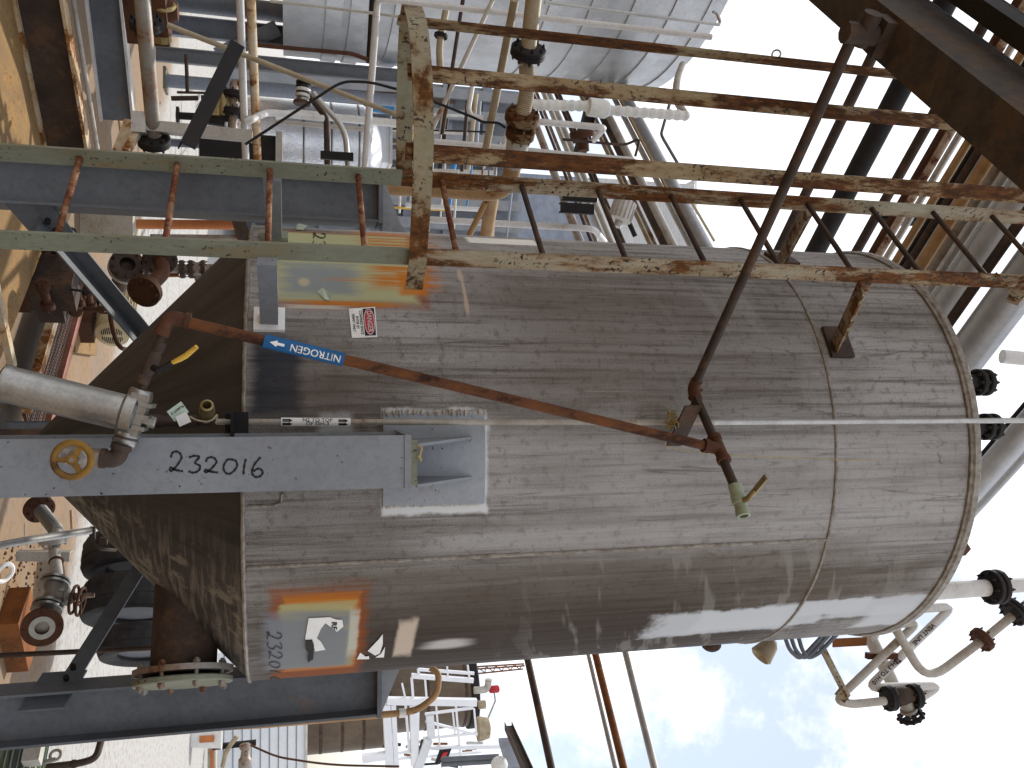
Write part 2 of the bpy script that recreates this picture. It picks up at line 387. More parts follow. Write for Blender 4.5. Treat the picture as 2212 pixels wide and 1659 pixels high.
    return t.m
def cone_mat():
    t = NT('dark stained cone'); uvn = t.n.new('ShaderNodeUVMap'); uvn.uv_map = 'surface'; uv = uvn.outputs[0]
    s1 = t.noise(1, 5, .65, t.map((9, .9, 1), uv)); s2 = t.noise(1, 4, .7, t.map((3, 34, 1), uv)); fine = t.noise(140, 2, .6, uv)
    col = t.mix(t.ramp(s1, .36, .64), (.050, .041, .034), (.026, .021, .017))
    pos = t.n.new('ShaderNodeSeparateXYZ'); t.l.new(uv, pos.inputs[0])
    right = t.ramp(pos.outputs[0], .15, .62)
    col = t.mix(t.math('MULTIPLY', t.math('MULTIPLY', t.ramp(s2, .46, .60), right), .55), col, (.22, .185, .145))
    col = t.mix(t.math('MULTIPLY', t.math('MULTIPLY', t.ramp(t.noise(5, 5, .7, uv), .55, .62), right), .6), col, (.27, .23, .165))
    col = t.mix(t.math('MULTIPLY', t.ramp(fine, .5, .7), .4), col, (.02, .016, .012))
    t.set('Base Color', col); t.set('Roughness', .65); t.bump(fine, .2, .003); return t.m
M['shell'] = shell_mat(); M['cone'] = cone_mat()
M['weld'] = worn('weld bead', (.30, .27, .23), (.16, .13, .10), rough=.42, metal=.4, sc=30, bump=.6)

tank = Thing('storage_tank', 'tall grey stained steel tank with a cone bottom, filling the middle of the photo', 'tank')
def surf_of_rev(prof, n=128):                       # (radius, height, running length) rows, with surface coordinates
    mb = MB(); mb.uv = []
    for r, z, L in prof:
        for k in range(n+1):
            a = -math.pi+2*math.pi*k/n
            mb.v.append(V((TX+r*math.sin(a), TY-r*math.cos(a), z))); mb.uv.append((a*TR, L))
    for i in range(len(prof)-1):
        for k in range(n): mb.f.append((i*(n+1)+k, i*(n+1)+k+1, (i+1)*(n+1)+k+1, (i+1)*(n+1)+k))
    return mb
rows = [(TR, Z1+(Z3-Z1)*i/8, Z1+(Z3-Z1)*i/8) for i in range(9)]
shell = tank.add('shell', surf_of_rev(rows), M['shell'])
ZA = EYE-1.12
def conr(z): return TR*(z-ZA)/(Z1-ZA)
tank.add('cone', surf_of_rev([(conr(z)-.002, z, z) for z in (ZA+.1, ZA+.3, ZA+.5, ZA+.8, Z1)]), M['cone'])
tank.add('roof', surf_of_rev([(TR, Z3, 0), (.5, Z3+.14, .5), (.06, Z3+.2, 1)]), M['brown'])
def ringbead(z, r, w, jit=.12, a0=0, a1=2*math.pi, n=220):
    mb = MB(); mb.tube([onshell((a0+(a1-a0)*i/n)*TR, z+random.uniform(-.0012, .0012), r) for i in range(n+1)], w, 8, cap=False, jit=jit); return mb
tank.add('weld_seam', ringbead(Z1, TR+.001, .0085), M['weld']); tank.add('weld_seam', ringbead(Z2, TR, .0075), M['weld'])
def longbead(p, q, w=.007):
    a, b = sz(cyl(*p)), sz(cyl(*q)); n = 90
    return MB().tube([onshell(a[0]+(b[0]-a[0])*i/n+random.uniform(-.001, .001), a[1]+(b[1]-a[1])*i/n, TR) for i in range(n+1)], w*1.15, 8, jit=.22)
tank.add('weld_seam', longbead((533, 1226), (1786, 1166)), M['weld']); tank.add('weld_seam', longbead((1755, 608), (1985, 626)), M['weld'])
mb = MB(); mb.lathe([(TR-.012, 0), (TR+.006, .0), (TR+.016, .012), (TR+.016, .040), (TR+.004, .052), (TR-.012, .052)], (TX, TY, Z3-.012), Z, 128)
tank.add('rim', mb, M['weld']); tank.add('weld_seam', ringbead(Z3-.014, TR+.004, .008), M['weld'])
mb = MB(); mb.lathe([(.10, .0), (.10, -.5)], (TX, TY, ZA+.12), Z, 24); mb.disc((TX, TY, ZA-.1), Z, .19, .03); mb.disc((TX, TY, ZA-.14), Z, .19, .03)
tank.add('outlet', mb, M['brown'])
# small welded pipe stop by the column, beside the cone seam
mb = MB(); mb.tube([onshell(*sz(cyl(535, 1094))), onshell(*sz(cyl(590, 1092))), onshell(*sz(cyl(607, 1086))), onshell(*sz(cyl(609, 1066)))], .007, 8, jit=.1)
tank.add('weld_bead', mb, M['weld'])
# roof nozzles near the front edge, lifting lug
for x, y, r in ((2112, 826, .062), (2128, 922, .062)):
    p = P(x, y, TY-TR+.17); mb = MB(); mb.lathe([(r*.6, -.2), (r*.6, 0)], p, Z, 20); mb.disc(p+Z*.0, Z, r, .03); mb.disc(p+Z*.04, Z, r, .03); mb.bolts(p+Z*.02, Z, r*.78, 8, .009, .09)
    tank.add('nozzle', mb, M['black'])
a = P(2050, 1183, TY-.62); mb = MB(); u = V((.75, .66, 0))
b0 = P(2070, 1160, TY-.60); mb.prism([b0-Z*.03, b0+u*.0+Z*.03, P(2098, 1186, TY-.57), P(2086, 1200, TY-.56), P(2050, 1205, TY-.55)], V((-.55, .8, 0))*.02)
tank.add('lifting_lug', mb, M['rust'])
# manway on the cone, facing right, its two flanges seen edge on
ma = V((math.cos(R_(23)), -math.sin(R_(23)), 0)); mf = P(396, 1456, 3.72); mb = MB(); m0 = mf-ma*.75
mb.lathe([(.128, 0), (.128, .75)], m0, ma, 32); mw = tank.add('manway', mb, M['brown'])
mb = MB(); mb.lathe([(.128, -.022), (.192, -.022), (.192, 0), (.128, 0)], mf, ma, 40); tank.add('flange', mb, M['galvrust'], mw)
mb = MB(); mb.disc(mf+ma*.03, ma, .192, .024, 40); tank.add('cover', mb, M['ladderlow'], mw)
for k in range(8):
    x_, y_ = frame(ma); a_ = math.pi*(k+.5)/4; q_ = mf+(x_*math.cos(a_)+y_*math.sin(a_))*.165; mb = MB()
    mb.lathe([(.015, .042), (.015, .058)], q_, ma, 6); mb.lathe([(.015, -.038), (.015, -.024)], q_, ma, 6); mb.lathe([(.008, -.045), (.008, .064)], q_, ma, 8); tank.add('bolt', mb, M['galvrust'], mw)

# what is left of stickers and tape on the right-hand patch: thin flat scraps lying on the shell
def onsurf(x, y, lift=.003):
    s, z = sz(cyl(x, y)); return onshell(s, z, TR+lift)
def scrap(poly, lift=.003, thick=.0015):
    mb = MB(); mb.prism([onsurf(x, y, lift) for x, y in poly], (onsurf(*poly[0], lift+thick)-onsurf(*poly[0], lift))); return mb
def T13(x, y): return (553+x/4, 1244+y/4)
tank.add('torn_label', scrap([T13(*p) for p in ((455, 360), (640, 350), (690, 370), (745, 375), (755, 430), (700, 475), (640, 430), (600, 400), (560, 450), (525, 530), (560, 560), (600, 630), (510, 645), (490, 560), (425, 540), (440, 440))]), M['signwhite'])
mb = MB(); q = lambda x, y: onsurf(719+y, 1357+x, .0062)
text(mb, 'RF', 16, lambda x, y: q(x-8, y+2), bold=.8); tank.add('lettering', mb, M['ink'])
tank.add('tape_scrap', scrap([T13(*p) for p in ((430, 545), (485, 540), (500, 580), (495, 700), (445, 730), (455, 640), (430, 620))], .006, .004), M['black'])
for poly in (((1095, 495), (1060, 540), (965, 640), (1030, 680), (1070, 660), (1095, 580)), ((1115, 605), (1080, 665), (1030, 697), (1105, 695)), ((900, 655), (870, 712), (978, 710), (975, 685), (945, 690))):
    tank.add('tape_scrap', scrap([T13(*p) for p in poly]), M['signwhite'])
# hand-written number, right patch and left patch: each digit as pen strokes in a 1 x 1.4 cell
DIG = {'2': [[(.1, 1.0), (.25, 1.35), (.6, 1.4), (.85, 1.05), (.6, .55), (.2, .08), (.02, .12), (.12, .3), (.35, .15), (.95, .05)]],
       '3': [[(.1, 1.25), (.5, 1.4), (.9, 1.3), (.55, .85), (.95, .55), (.8, .15), (.4, 0), (.05, .12)]],
       '0': [[(.6, 1.25), (.3, 1.2), (.05, .6), (.2, .08), (.55, .05), (.95, .6), (.9, 1.1), (.6, 1.25)]],
       '1': [[(.6, 1.3), (.35, .65), (.25, .0)]],
       '6': [[(.75, 1.4), (.3, .9), (.1, .35), (.35, .02), (.75, .1), (.9, .4), (.6, .6), (.2, .4)]]}
def handnum(s, sizes, fn, w):
    mb = MB(); x = 0
    for ch, (sx, sy, dy) in zip(s, sizes):
        strokes(mb, [[(x+px*sx, dy+py*sy) for px, py in L] for L in DIG[ch]], w, fn); x += sx*1.28
    return mb
tank.add('lettering', handnum('232016', [(17, 23, 0), (16, 22, 0), (17, 21, 0), (14, 18, 0), (12, 17, 0), (13, 17, 0)], lambda x, y: onsurf(575+y+.1*x, 1364+x, .003), 2.2), M['ink'])
tank.add('lettering', handnum('232', [(13, 19, 0), (13, 19, 0), (13, 19, 0)], lambda x, y: onsurf(676+y, 504+x, .003), 2.0), M['ink'])
# peeling green stickers on the left patch
for pts in ([(685, 631), (697, 629), (714, 642), (712, 650), (701, 648)], [(640, 490), (645, 489), (664, 496), (655, 499), (641, 498)]):
    m2 = MB(); q = [onsurf(x, y, .004) for x, y in pts]; q[2] = q[2]+V((-.01, -.02, .0)); q[1] = q[1]+V((-.01, -.015, 0)); m2.prism(q, V((0, -.002, 0))); tank.add('peeling_sticker', m2, M['paper'])

# danger sign: flat plate bent to the shell
def sgn(u, v, lift): # u right 0..1, v up 0..1
    q = [cyl(753, 668), cyl(810, 664), cyl(760, 731), cyl(815, 729)]
    bl, tl, br, tr = [sz(p) for p in q]
    s = (bl[0]*(1-u)+br[0]*u)*(1-v)+(tl[0]*(1-u)+tr[0]*u)*v; z = (bl[1]*(1-u)+br[1]*u)*(1-v)+(tl[1]*(1-u)+tr[1]*u)*v
    return onshell(s, z, TR+lift)
sign = Thing('warning_sign', 'white danger sign with a red oval, stuck on the tank beside the rusty patch', 'sign')
def patch(u0, u1, v0, v1, lift, n=10, th=.0012):
    mb = MB(); mb.quad_grid([[sgn(u0+(u1-u0)*i/n, v, lift+th) for i in range(n+1)] for v in (v0, v1)], closed=False)
    mb.quad_grid([[sgn(u0+(u1-u0)*i/n, v, lift) for i in range(n+1)] for v in (v0, v1)], closed=False); return mb
pl = sign.add('plate', patch(0, 1, 0, 1, .0025), M['signwhite'])
sign.add('black_panel', patch(.05, .95, .52, .95, .0045), M['ink'], pl)
def oval(a, b, lift):
    mb = MB(); o = 0; mb.v.append(sgn(.5, .735, lift)); n = 36
    mb.v += [sgn(.5+a*math.copysign(abs(math.cos(2*math.pi*k/n))**.8, math.cos(2*math.pi*k/n)), .735+b*math.sin(2*math.pi*k/n), lift) for k in range(n)]
    mb.f += [(0, 1+k, 1+(k+1) % n) for k in range(n)]; return mb
sign.add('oval', oval(.43, .195, .0062), M['signwhite'], pl, 'white oval ring'); sign.add('oval', oval(.41, .175, .0068), M['red'], pl, 'red oval')
mb = MB(); text(mb, 'DANGER', 1, lambda x, y: sgn(.5+x*.175, .735+y*.27, .0078), bold=.03); sign.add('lettering', mb, M['signwhite'], pl)
mb = MB()
for i, s in enumerate(('CONFINED SPACE', 'ENTER BY', 'PERMIT ONLY')): text(mb, s, 1, lambda x, y, i=i: sgn(.5+x*.098, .42-.145*i+y*.145, .0045), bold=.035)
sign.add('lettering', mb, M['ink'], pl)

# ================================================================== support columns
def gusset_pts(*p): return [V(q) for q in p]
YF, YB = 2.86, 3.075
xa, xb = P(0, 949, YF).x, P(0, 1076, YF).x; cx = (xa+xb)/2; bw = xb-xa
col = Thing('support_column', 'light grey steel column in front of the tank with 232016 written on it', 'column', 'columns carrying the tank')
zt = P(874, 1000, YF).z
mb = MB(); mb.ibeam((cx, (YF+YB)/2, .03), (cx, (YF+YB)/2, zt), (0, 1, 0), YB-YF, bw); col.add('post', mb, M['grey'])
mb = MB(); mb.abox((cx-.2, YF-.09, 0), (cx+.2, YB+.09, .03)); col.add('base_plate', mb, M['grey'])
mb = MB(); mb.abox((xa-.002, YF-.004, zt), (xb+.002, TY-TR+.03, zt+.022)); cp = col.add('cap_plate', mb, M['grey'])
mb = MB(); mb.abox((xa+.016, YF-.002, zt+.022), (xb-.006, TY-TR+.02, zt+.042)); col.add('seat_plate', mb, M['ladderlow'])
for yy, y2 in ((962, 946), (1050, 1032)):
    b0 = P(905, yy, YF); x0 = b0.x; mb = MB(); zt2 = P(1020, y2, TY-TR-.02).z; x1 = P(1020, y2, TY-TR-.02).x
    mb.hexa([(x0-.005, YF, zt+.042), (x0+.005, YF, zt+.042), (x0+.005, TY-TR+.02, zt+.042), (x0-.005, TY-TR+.02, zt+.042), (x1-.005, TY-TR-.02, zt2), (x1+.005, TY-TR-.02, zt2), (x1+.005, TY-TR+.02, zt2), (x1-.005, TY-TR+.02, zt2)])
    col.add('gusset', mb, M['grey'])
pa = [sz(cyl(*p)) for p in ((823, 893), (826, 1096), (1043, 893), (1045, 1081))]
s0, s1, z0, z1 = (pa[0][0]+pa[2][0])/2, (pa[1][0]+pa[3][0])/2, pa[1][1], pa[3][1]; n = 14
mb = MB(); o_, i_ = TR+.016, TR-.01
rowsf = [[onshell(s0+(s1-s0)*k/n, z, r) for k in range(n+1)] for z, r in ((z0, i_), (z0, o_), (z1, o_), (z1, i_))]
mb.quad_grid(rowsf, closed=False); mb.sheet([r[0] for r in rowsf]); mb.sheet([r[-1] for r in rowsf][::-1])
mb.tube([onshell(s1, z0+(z1-z0)*k/40, TR+.008) for k in range(41)], .006, 6, jit=.3); mb.tube([onshell(s0, z0+(z1-z0)*k/40, TR+.010) for k in range(41)], .008, 6, jit=.4)
col.add('pad', mb, M['padgrey'])
for ss, ww, jj in ((s0, .011, .55), (s1, .006, .4)): col.add('weld_bead', MB().tube([onshell(ss+random.uniform(-.003, .003), z0+(z1-z0)*k/70, TR+.010) for k in range(71)], ww, 7, jit=jj), M['offwhite'])
mb = handnum('232016', [(31, 31, 0), (28, 26, -1), (31, 24, -1), (32, 25, -2), (15, 26, -3), (29, 31, -8)], lambda x, y: P(366+x, 1019-y+.02*x, YF-.0015), 4.6)
col.add('lettering', mb, M['ink'])
mb = MB(); mb.tube([P(903, 963, YF-.004), P(912, 966, YF-.01), P(906, 985, YF-.008), P(911, 997, YF-.012), P(903, 985, YF-.01)], .004, 6, bend=.01)
solo('masking_tape', 'scrap of yellow tape hanging at the top of the front column', 'tape', mb, M['twine'])
# left and right columns, seen web-on
def side_column(label, X0, X1, Yc, ztop, mat, gx, gztop):
    c = Thing('support_column', label, 'column', 'columns carrying the tank'); xm = (X0+X1)/2
    mb = MB(); mb.ibeam((xm, Yc, .03), (xm, Yc, ztop), (1, 0, 0), abs(X1-X0), .165); c.add('post', mb, mat)
    mb = MB(); mb.abox((xm-.2, Yc-.18, 0), (xm+.2, Yc+.18, .03)); c.add('base_plate', mb, mat)
    mb = MB(); mb.abox((min(X0, X1)-.006, Yc-.09, ztop), (max(X0, X1)+.006, Yc+.09, ztop+.02)); c.add('cap_plate', mb, mat)
    for dy in (-.06, .06):
        mb = MB(); inner = X1; outer = X0
        mb.prism([(outer, Yc+dy, ztop+.02), (inner, Yc+dy, ztop+.02), (gx, Yc+dy, ztop+.02), (gx, Yc+dy, gztop), (inner, Yc+dy, gztop-.05)], (0, .01, 0)); c.add('gusset', mb, M['grey'])
    return c
zl = P(818, 430, 4.07).z
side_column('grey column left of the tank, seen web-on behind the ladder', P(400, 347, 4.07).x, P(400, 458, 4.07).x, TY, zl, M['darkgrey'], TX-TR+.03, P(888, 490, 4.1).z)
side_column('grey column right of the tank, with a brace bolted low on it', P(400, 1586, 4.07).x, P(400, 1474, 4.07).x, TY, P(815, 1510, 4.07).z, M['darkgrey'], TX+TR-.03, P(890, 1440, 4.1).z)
c = Thing('support_column', 'grey column behind the tank, where the two slanting braces meet', 'column', 'columns carrying the tank')
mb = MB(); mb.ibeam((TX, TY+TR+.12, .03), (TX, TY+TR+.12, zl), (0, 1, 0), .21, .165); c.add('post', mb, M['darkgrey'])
mb = MB(); mb.abox((TX-.2, TY+TR-.08, 0), (TX+.2, TY+TR+.32, .03)); c.add('base_plate', mb, M['darkgrey'])
def brace(label, p, q):
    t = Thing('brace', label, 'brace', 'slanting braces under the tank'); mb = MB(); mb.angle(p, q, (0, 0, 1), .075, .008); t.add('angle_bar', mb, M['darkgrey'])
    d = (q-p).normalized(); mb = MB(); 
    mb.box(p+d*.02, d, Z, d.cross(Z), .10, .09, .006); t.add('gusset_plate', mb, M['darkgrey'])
    mb = MB()
    for k in (-.05, .01, .07): mb.lathe([(.012, -.03), (.012, .03)], p+d*(.06+k)+Z*.03, d.cross(Z), 6)
    t.add('bolts', mb, M['black']); return t
bk = V((TX, TY+TR+.02, 0))
p = P(85, 468, TY); q = P(300, 722, TY+.66); q2 = p+(q-p)*((bk.x-p.x)/(q.x-p.x)); brace('grey angle brace rising from the left column behind the cone', p, q2)
p = P(110, 1500, TY); q = P(285, 1225, TY+.62); q2 = p+(q-p)*((bk.x-p.x)/(q.x-p.x)); brace('dark grey angle brace rising from the right column, with bolt holes', p, q2)

# ================================================================== ladder and its cage
LE = V((.7245, -.689, 0)); LN = V((.689, .7245, 0)); LC = V((-.584, 3.013, 0))
def lad(a, b, z): return LC+LE*a-LN*b+Z*z            # a along the rungs to the right, b outward from the tank
ladder = Thing('caged_ladder', 'tall steel ladder with rusty cream rails and a safety cage, left of the tank', 'ladder')
zs = EYE+.40
for sg in (-1, 1):
    a = sg*.2285
    for zA, zB, m in ((EYE-1.25, zs, M['ladderlow']), (zs, EYE+3.6, M['ladder'])):
        mb = MB(); mb.bar(lad(a, 0, zA), lad(a, 0, zB), LN, .064, .010); ladder.add('rail', mb, m)
for k in range(-1, 15):
    z = EYE-.6715+.305*k; mb = MB(); mb.tube([lad(-.222, 0, z), lad(.222, 0, z)], .0105, 10); ladder.add('rung', mb, M['rung'] if k < 5 else M['brown'])
# cage hoop and its upright bars
HO = [(.250, -.115), (.252, 0), (.268, .15), (.285, .32), (.262, .47), (.175, .595), (.045, .662), (-.085, .664), (-.195, .625), (-.268, .48), (-.29, .32), (-.275, .15), (-.252, 0), (-.247, -.045)]
def spline(L, m=6):
    q = []
    for i in range(len(L)-1):
        p0, p1, p2, p3 = L[max(i-1, 0)], L[i], L[i+1], L[min(i+2, len(L)-1)]
        for k in range(m):
            t = k/m; q.append(tuple(.5*(2*p1[j]+(p2[j]-p0[j])*t+(2*p0[j]-5*p1[j]+4*p2[j]-p3[j])*t*t+(3*p1[j]-p0[j]-3*p2[j]+p3[j])*t**3) for j in (0, 1)))
    return q+[L[-1]]
def strap(L, z, h, t, out=0):
    q = spline(L); mb = MB(); rows = []
    for i, (a, b) in enumerate(q):
        a0, b0 = q[max(i-1, 0)]; a1, b1 = q[min(i+1, len(q)-1)]; dx, dy = a1-a0, b1-b0; m = math.hypot(dx, dy); nx, ny = -dy/m, dx/m
        rows.append([lad(a+nx*(o+out), b+ny*(o+out), zz) for o, zz in ((-t/2, z-h/2-.075*max(b, 0)), (t/2, z-h/2-.075*max(b, 0)), (t/2, z+h/2-.075*max(b, 0)), (-t/2, z+h/2-.075*max(b, 0)))])
    o, n = mb.quad_grid(rows); mb.cap(o, n); mb.cap(o+(len(rows)-1)*n, n, True); return mb
ladder.add('cage_hoop', strap(HO, EYE+.412, .058, .008, -.006), M['hoop']); ladder.add('cage_hoop', strap(HO, EYE+3.25, .064, .008, -.006), M['cage'])
for a, b, na, nb in ((.274, .415, 1, .3), (.140, .600, .5, 1), (-.215, .592, -.8, .62)):
    m = math.hypot(na, nb); side = LE*(nb/m)+LN*(na/m)
    mb = MB(); mb.bar(lad(a-na/m*.008, b-nb/m*.008, EYE+.33), lad(a-na/m*.008, b-nb/m*.008, EYE+3.6), side, .052, .008); ladder.add('cage_bar', mb, M['cage'])
# brackets to the tank: box stub and pad low on the right rail, slanted rusty ones higher up
def lbr(px, py, a, m, mp, w, rx=None):                        # from the rail to the shell point seen at (px, py)
    q = cyl(px, py); p = lad(a, -.025, q.z if rx is None else 0); p.z = p.z if rx is None else P(rx, 500, p.y).z; nn = V((q.x-TX, q.y-TY, 0)).normalized()
    mb = MB(); mb.angle(p-Z*w/2, q-Z*w/2, Z, w, .008) if w < .06 else mb.bar(p, q, Z, w, .05); h = ladder.add('bracket', mb, m)
    mb = MB(); tz = nn.cross(Z); mb.box(q+nn*.008, tz, nn, Z, .075 if w < .06 else .05, .008, .055); ladder.add('pad', mb, mp, h)
lbr(582, 693, .236, M['grey'], M['signwhite'], .062); lbr(1808, 741, .236, M['ladder'], M['brown'], .055, 1868); lbr(1688, 562, -.236, M['ladder'], M['brown'], .055, 1748)
lbr(592, 513, -.236, M['grey'], M['ladderlow'], .062)
mb = MB(); mb.bar(P(2150, 590, 2.84), P(2200, 652, 2.80), LE, .05, .012); mb.bar(P(2186, 654, 2.80), P(2225, 600, 2.82), LE, .05, .012); ladder.add('rail_foot', mb, M['ladder'])
# ================================================================== nitrogen line in front of the tank
ZN = EYE+1.50; r1 = .0167
nit = Thing('nitrogen_pipe', 'rusty pipe with a blue nitrogen label slanting across the tank', 'pipe')
a = PZ(1845, 72, ZN); b = PZ(1496, 842, ZN); c = PZ(1553.5, 970, ZN); e = PZ(1590, 1058, ZN)
mb = MB(); mb.tube([a, b+(a-b).normalized()*.03], r1, 14); nit.add('pipe_run', mb, M['brown'])
mb = MB(); mb.tube([b+(a-b).normalized()*.05, b, b+(c-b).normalized()*.05], r1*1.35, 14, bend=.04); nit.add('elbow', mb, M['rust'])
mb = MB(); mb.tube([b+(c-b).normalized()*.03, e], r1, 14); nit.add('pipe_run', mb, M['brown'])
d = (e-b).normalized(); lo = P(378, 690, 2.74); dn = (lo-c).normalized()
mb = MB(); mb.tube([c-d*.055, c+d*.055], r1*1.32, 14); mb.tube([c-d*.058, c-d*.04], r1*1.55, 14); mb.tube([c+d*.04, c+d*.058], r1*1.55, 14)
mb.tube([c, c+dn*.06], r1*1.32, 14); mb.tube([c+dn*.045, c+dn*.065], r1*1.55, 14); nit.add('tee', mb, M['rust'])
mb = MB(); mb.tube([c+dn*.04, lo], r1*1.02, 14); ln = nit.add('pipe_run', mb, M['npipe'])
# outlet ball valve
v0, v1 = e, PZ(1602, 1099, ZN); dv = (v1-v0).normalized()
mb = MB(); mb.lathe([(.020, -.02), (.024, -.018), (.024, .02), (.0265, .022), (.0265, .05), (.022, .055), (.022, .072), (.0245, .075), (.0245, .098), (.018, .10), (.0165, .10), (.0165, .03), (.001, .03)], v0, dv, 12, cap=False)
bv = nit.add('ball_valve', mb, M['ltgreen'])
s0 = v0+dv*.045; hp = PZ(1632, 1058, ZN+.02); h1 = PZ(1655, 1030, ZN+.03)
mb = MB(); mb.tube([s0, PZ(1616, 1077, ZN+.01), hp], .010, 10); mb.bar(PZ(1612, 1078, ZN+.015), hp, d, .016, .006); mb.bar(hp, h1, d, .022, .007); nit.add('lever', mb, M['brass'], bv)
# blue label band and its lettering
q0, q1 = P(570, 733, 2.80), P(738, 771, 2.84)
def along(p):  # nearest point on the slanted pipe
    return c+dn*((p-c).dot(dn))
q0, q1 = along(q0), along(q1); rl = .0215
mb = MB(); mb.tube([q0, q1], rl, 20); bl = nit.add('label_band', mb, M['blue'], ln)
vd = ((q0+q1)/2-CAMP).normalized(); up = (vd.cross(dn)).normalized(); 
if up.x < 0: up = -up
nrm = -(dn.cross(up)); nrm = nrm if nrm.dot(vd) < 0 else -nrm
def onband(o, x, y):                       # x along the reading direction (down the pipe), y across
    ang = y/rl; return o+dn*x+up*(math.sin(ang)*(rl+.0012))+nrm*(math.cos(ang)*(rl+.0012))
L = (q1-q0).length; o = q0*.36+q1*.64
sgn_ = 1 if dn.z < 0 else -1
mb = MB(); text(mb, 'NITROGEN', .031, lambda x, y: onband(o, x, y), bold=.0006)
ar = q0*.84+q1*.16; ap = [(.0, .003), (-.014, .003), (-.014, .0085)]
A_ = [(-.022, .004), (0, .004), (0, .010), (.022, 0), (0, -.010), (0, -.004), (-.022, -.004)]
mb.sheet([onband(ar, x, y) for x, y in A_]); nit.add('lettering', mb, M['signwhite'], bl)
# lower elbow, drop leg, ball valve
l2 = P(308, 842, 2.74); dd = (l2-lo).normalized(); e0 = P(365, 684, 2.74)
mb = MB(); mb.tube([e0-dn*.055, e0, e0+dd*.055], r1*1.25, 14, bend=.04); mb.tube([e0-dn*.06, e0-dn*.045], r1*1.5, 14); mb.tube([e0+dd*.045, e0+dd*.06], r1*1.4, 14); nit.add('elbow', mb, M['rust'])
mb = MB(); mb.tube([e0, l2+dd*.03], r1*.72, 14); nit.add('pipe_run', mb, M['brown'])
vb = P(327, 785, 2.74)
mb = MB(); mb.lathe([(.013, -.07), (.018, -.065), (.018, -.042), (.015, -.038), (.020, -.02), (.021, 0), (.020, .02), (.015, .038), (.018, .042), (.018, .065), (.013, .07)], vb, dd, 12); bv = nit.add('ball_valve', mb, M['brown'])
mb = MB(); h0, h1, h2 = P(345, 800, 2.70), P(373, 783, 2.66), P(425, 749, 2.62)
mb.tube([vb+dd*.01, h0], .010, 10); mb.bar(h0, h1, Z, .018, .005); lv = nit.add('lever', mb, M['black'], bv)
mb = MB(); mb.tube([h1, P(388, 776, 2.65), P(402, 768, 2.64), h2], [.006, .008, .0085, .007], 8); nit.add('lever', mb, M['yellow'], bv, 'yellow grip of the lever')

# filter housing: ribbed head with a round bowl hanging to the lower left
fl = Thing('filter_housing', 'aluminium filter housing with a round bowl, hanging from the rusty pipe', 'filter')
t0, t1 = P(307, 842, 2.74), P(266, 966, 2.74); dh = (t1-t0).normalized(); hc = P(294, 895, 2.74)
mb = MB(); LH = (t1-t0).length
mb.lathe([(.030, 0), (.034, .006), (.034, .022), (.029, .026), (.034, .03), (.034, .045), (.029, .05), (.03, LH-.05), (.036, LH-.046), (.036, LH-.034), (.03, LH-.03), (.036, LH-.026), (.036, LH-.012), (.03, LH-.004), (.02, LH)], t0, dh, 24)
bx = (P(4, 812, 2.74)-P(272, 878, 2.74)).normalized(); nb = dh.cross(bx).normalized()
mb.lathe([(.050, -.012), (.062, -.006), (.062, .022), (.055, .03)], P(286, 896, 2.74)+bx*.0, bx, 32)
mb.box(hc, dh, bx, nb, .062, .026, .034)
for k in (-.035, 0, .035): mb.box(hc+dh*k-bx*.022, dh, bx, nb, .006, .018, .044)
head = fl.add('head', mb, M['alu'])
mb = MB(); pc = P(307, 907, 2.73); mb.lathe([(.020, 0), (.020, .012), (.017, .014), (.017, .045), (.014, .048)], pc+bx*.01, -bx, 6); fl.add('plug', mb, M['alu'], head)
bs = P(286, 896, 2.74); Lb = (P(3, 824, 2.74)-bs).length
mb = MB(); mb.lathe([(.053, .0), (.053, Lb-.03), (.055, Lb-.02), (.055, Lb-.006), (.05, Lb), (.02, Lb+.01)], bs, bx, 40); fl.add('bowl', mb, M['alu'])
# gate valve with a round dirty-yellow wheel facing the camera
gv = Thing('gate_valve', 'gate valve with a dirty yellow handwheel in front of the grey column', 'valve')
g0 = P(253, 993, 2.72); g1 = P(177, 986, 2.72); dg = (g1-g0).normalized(); yv = V((0, -1, 0)); yv = (yv-dg*yv.dot(dg)).normalized()
mb = MB(); mb.tube([t1-dh*.01, g0, g0+dg*.05], r1, 14, bend=.02); gv.add('nipple', mb, M['brown'])
mb = MB(); mb.tube([g0-dh*.04, g0, g0+dg*.04], r1*1.5, 14, bend=.03); mb.tube([g0-dh*.045, g0-dh*.03], r1*1.75, 14); mb.tube([g0+dg*.03, g0+dg*.045], r1*1.75, 14); gv.add('elbow', mb, M['brown'])
mb = MB(); mb.tube([g0+dg*.04, g1-dg*.03], r1*.95, 14); gv.add('nipple', mb, M['galvrust'])
mb = MB(); mb.lathe([(.022, -.05), (.027, -.048), (.027, -.028), (.024, -.022), (.030, 0), (.024, .022), (.027, .028), (.027, .048), (.022, .05)], g1, dg, 12)
mb.lathe([(.03, 0), (.024, .03), (.030, .032), (.030, .045), (.018, .05), (.012, .09), (.007, .09), (.007, .125), (.001, .125)], g1, yv, 14); gv.add('body', mb, M['galvrust'])
wc = g1+yv*.115; mb = MB(); mb.torus(wc, yv, .047, .0095, 32, 10); wx, wy = frame(yv)
for k in range(3):
    a_ = 2*math.pi*k/3+.5; s_ = wx*math.cos(a_)+wy*math.sin(a_); mb.bar(wc+s_*.006, wc+s_*.047, yv.cross(s_), .014, .008)
mb.lathe([(.014, -.008), (.014, .008)], wc, yv, 14); gv.add('handwheel', mb, M['wheel'])

M['tubegrey'] = worn('dull tube', (.36, .33, .28), (.24, .21, .17), rust=.25, rough=.5, metal=.2, sc=7)
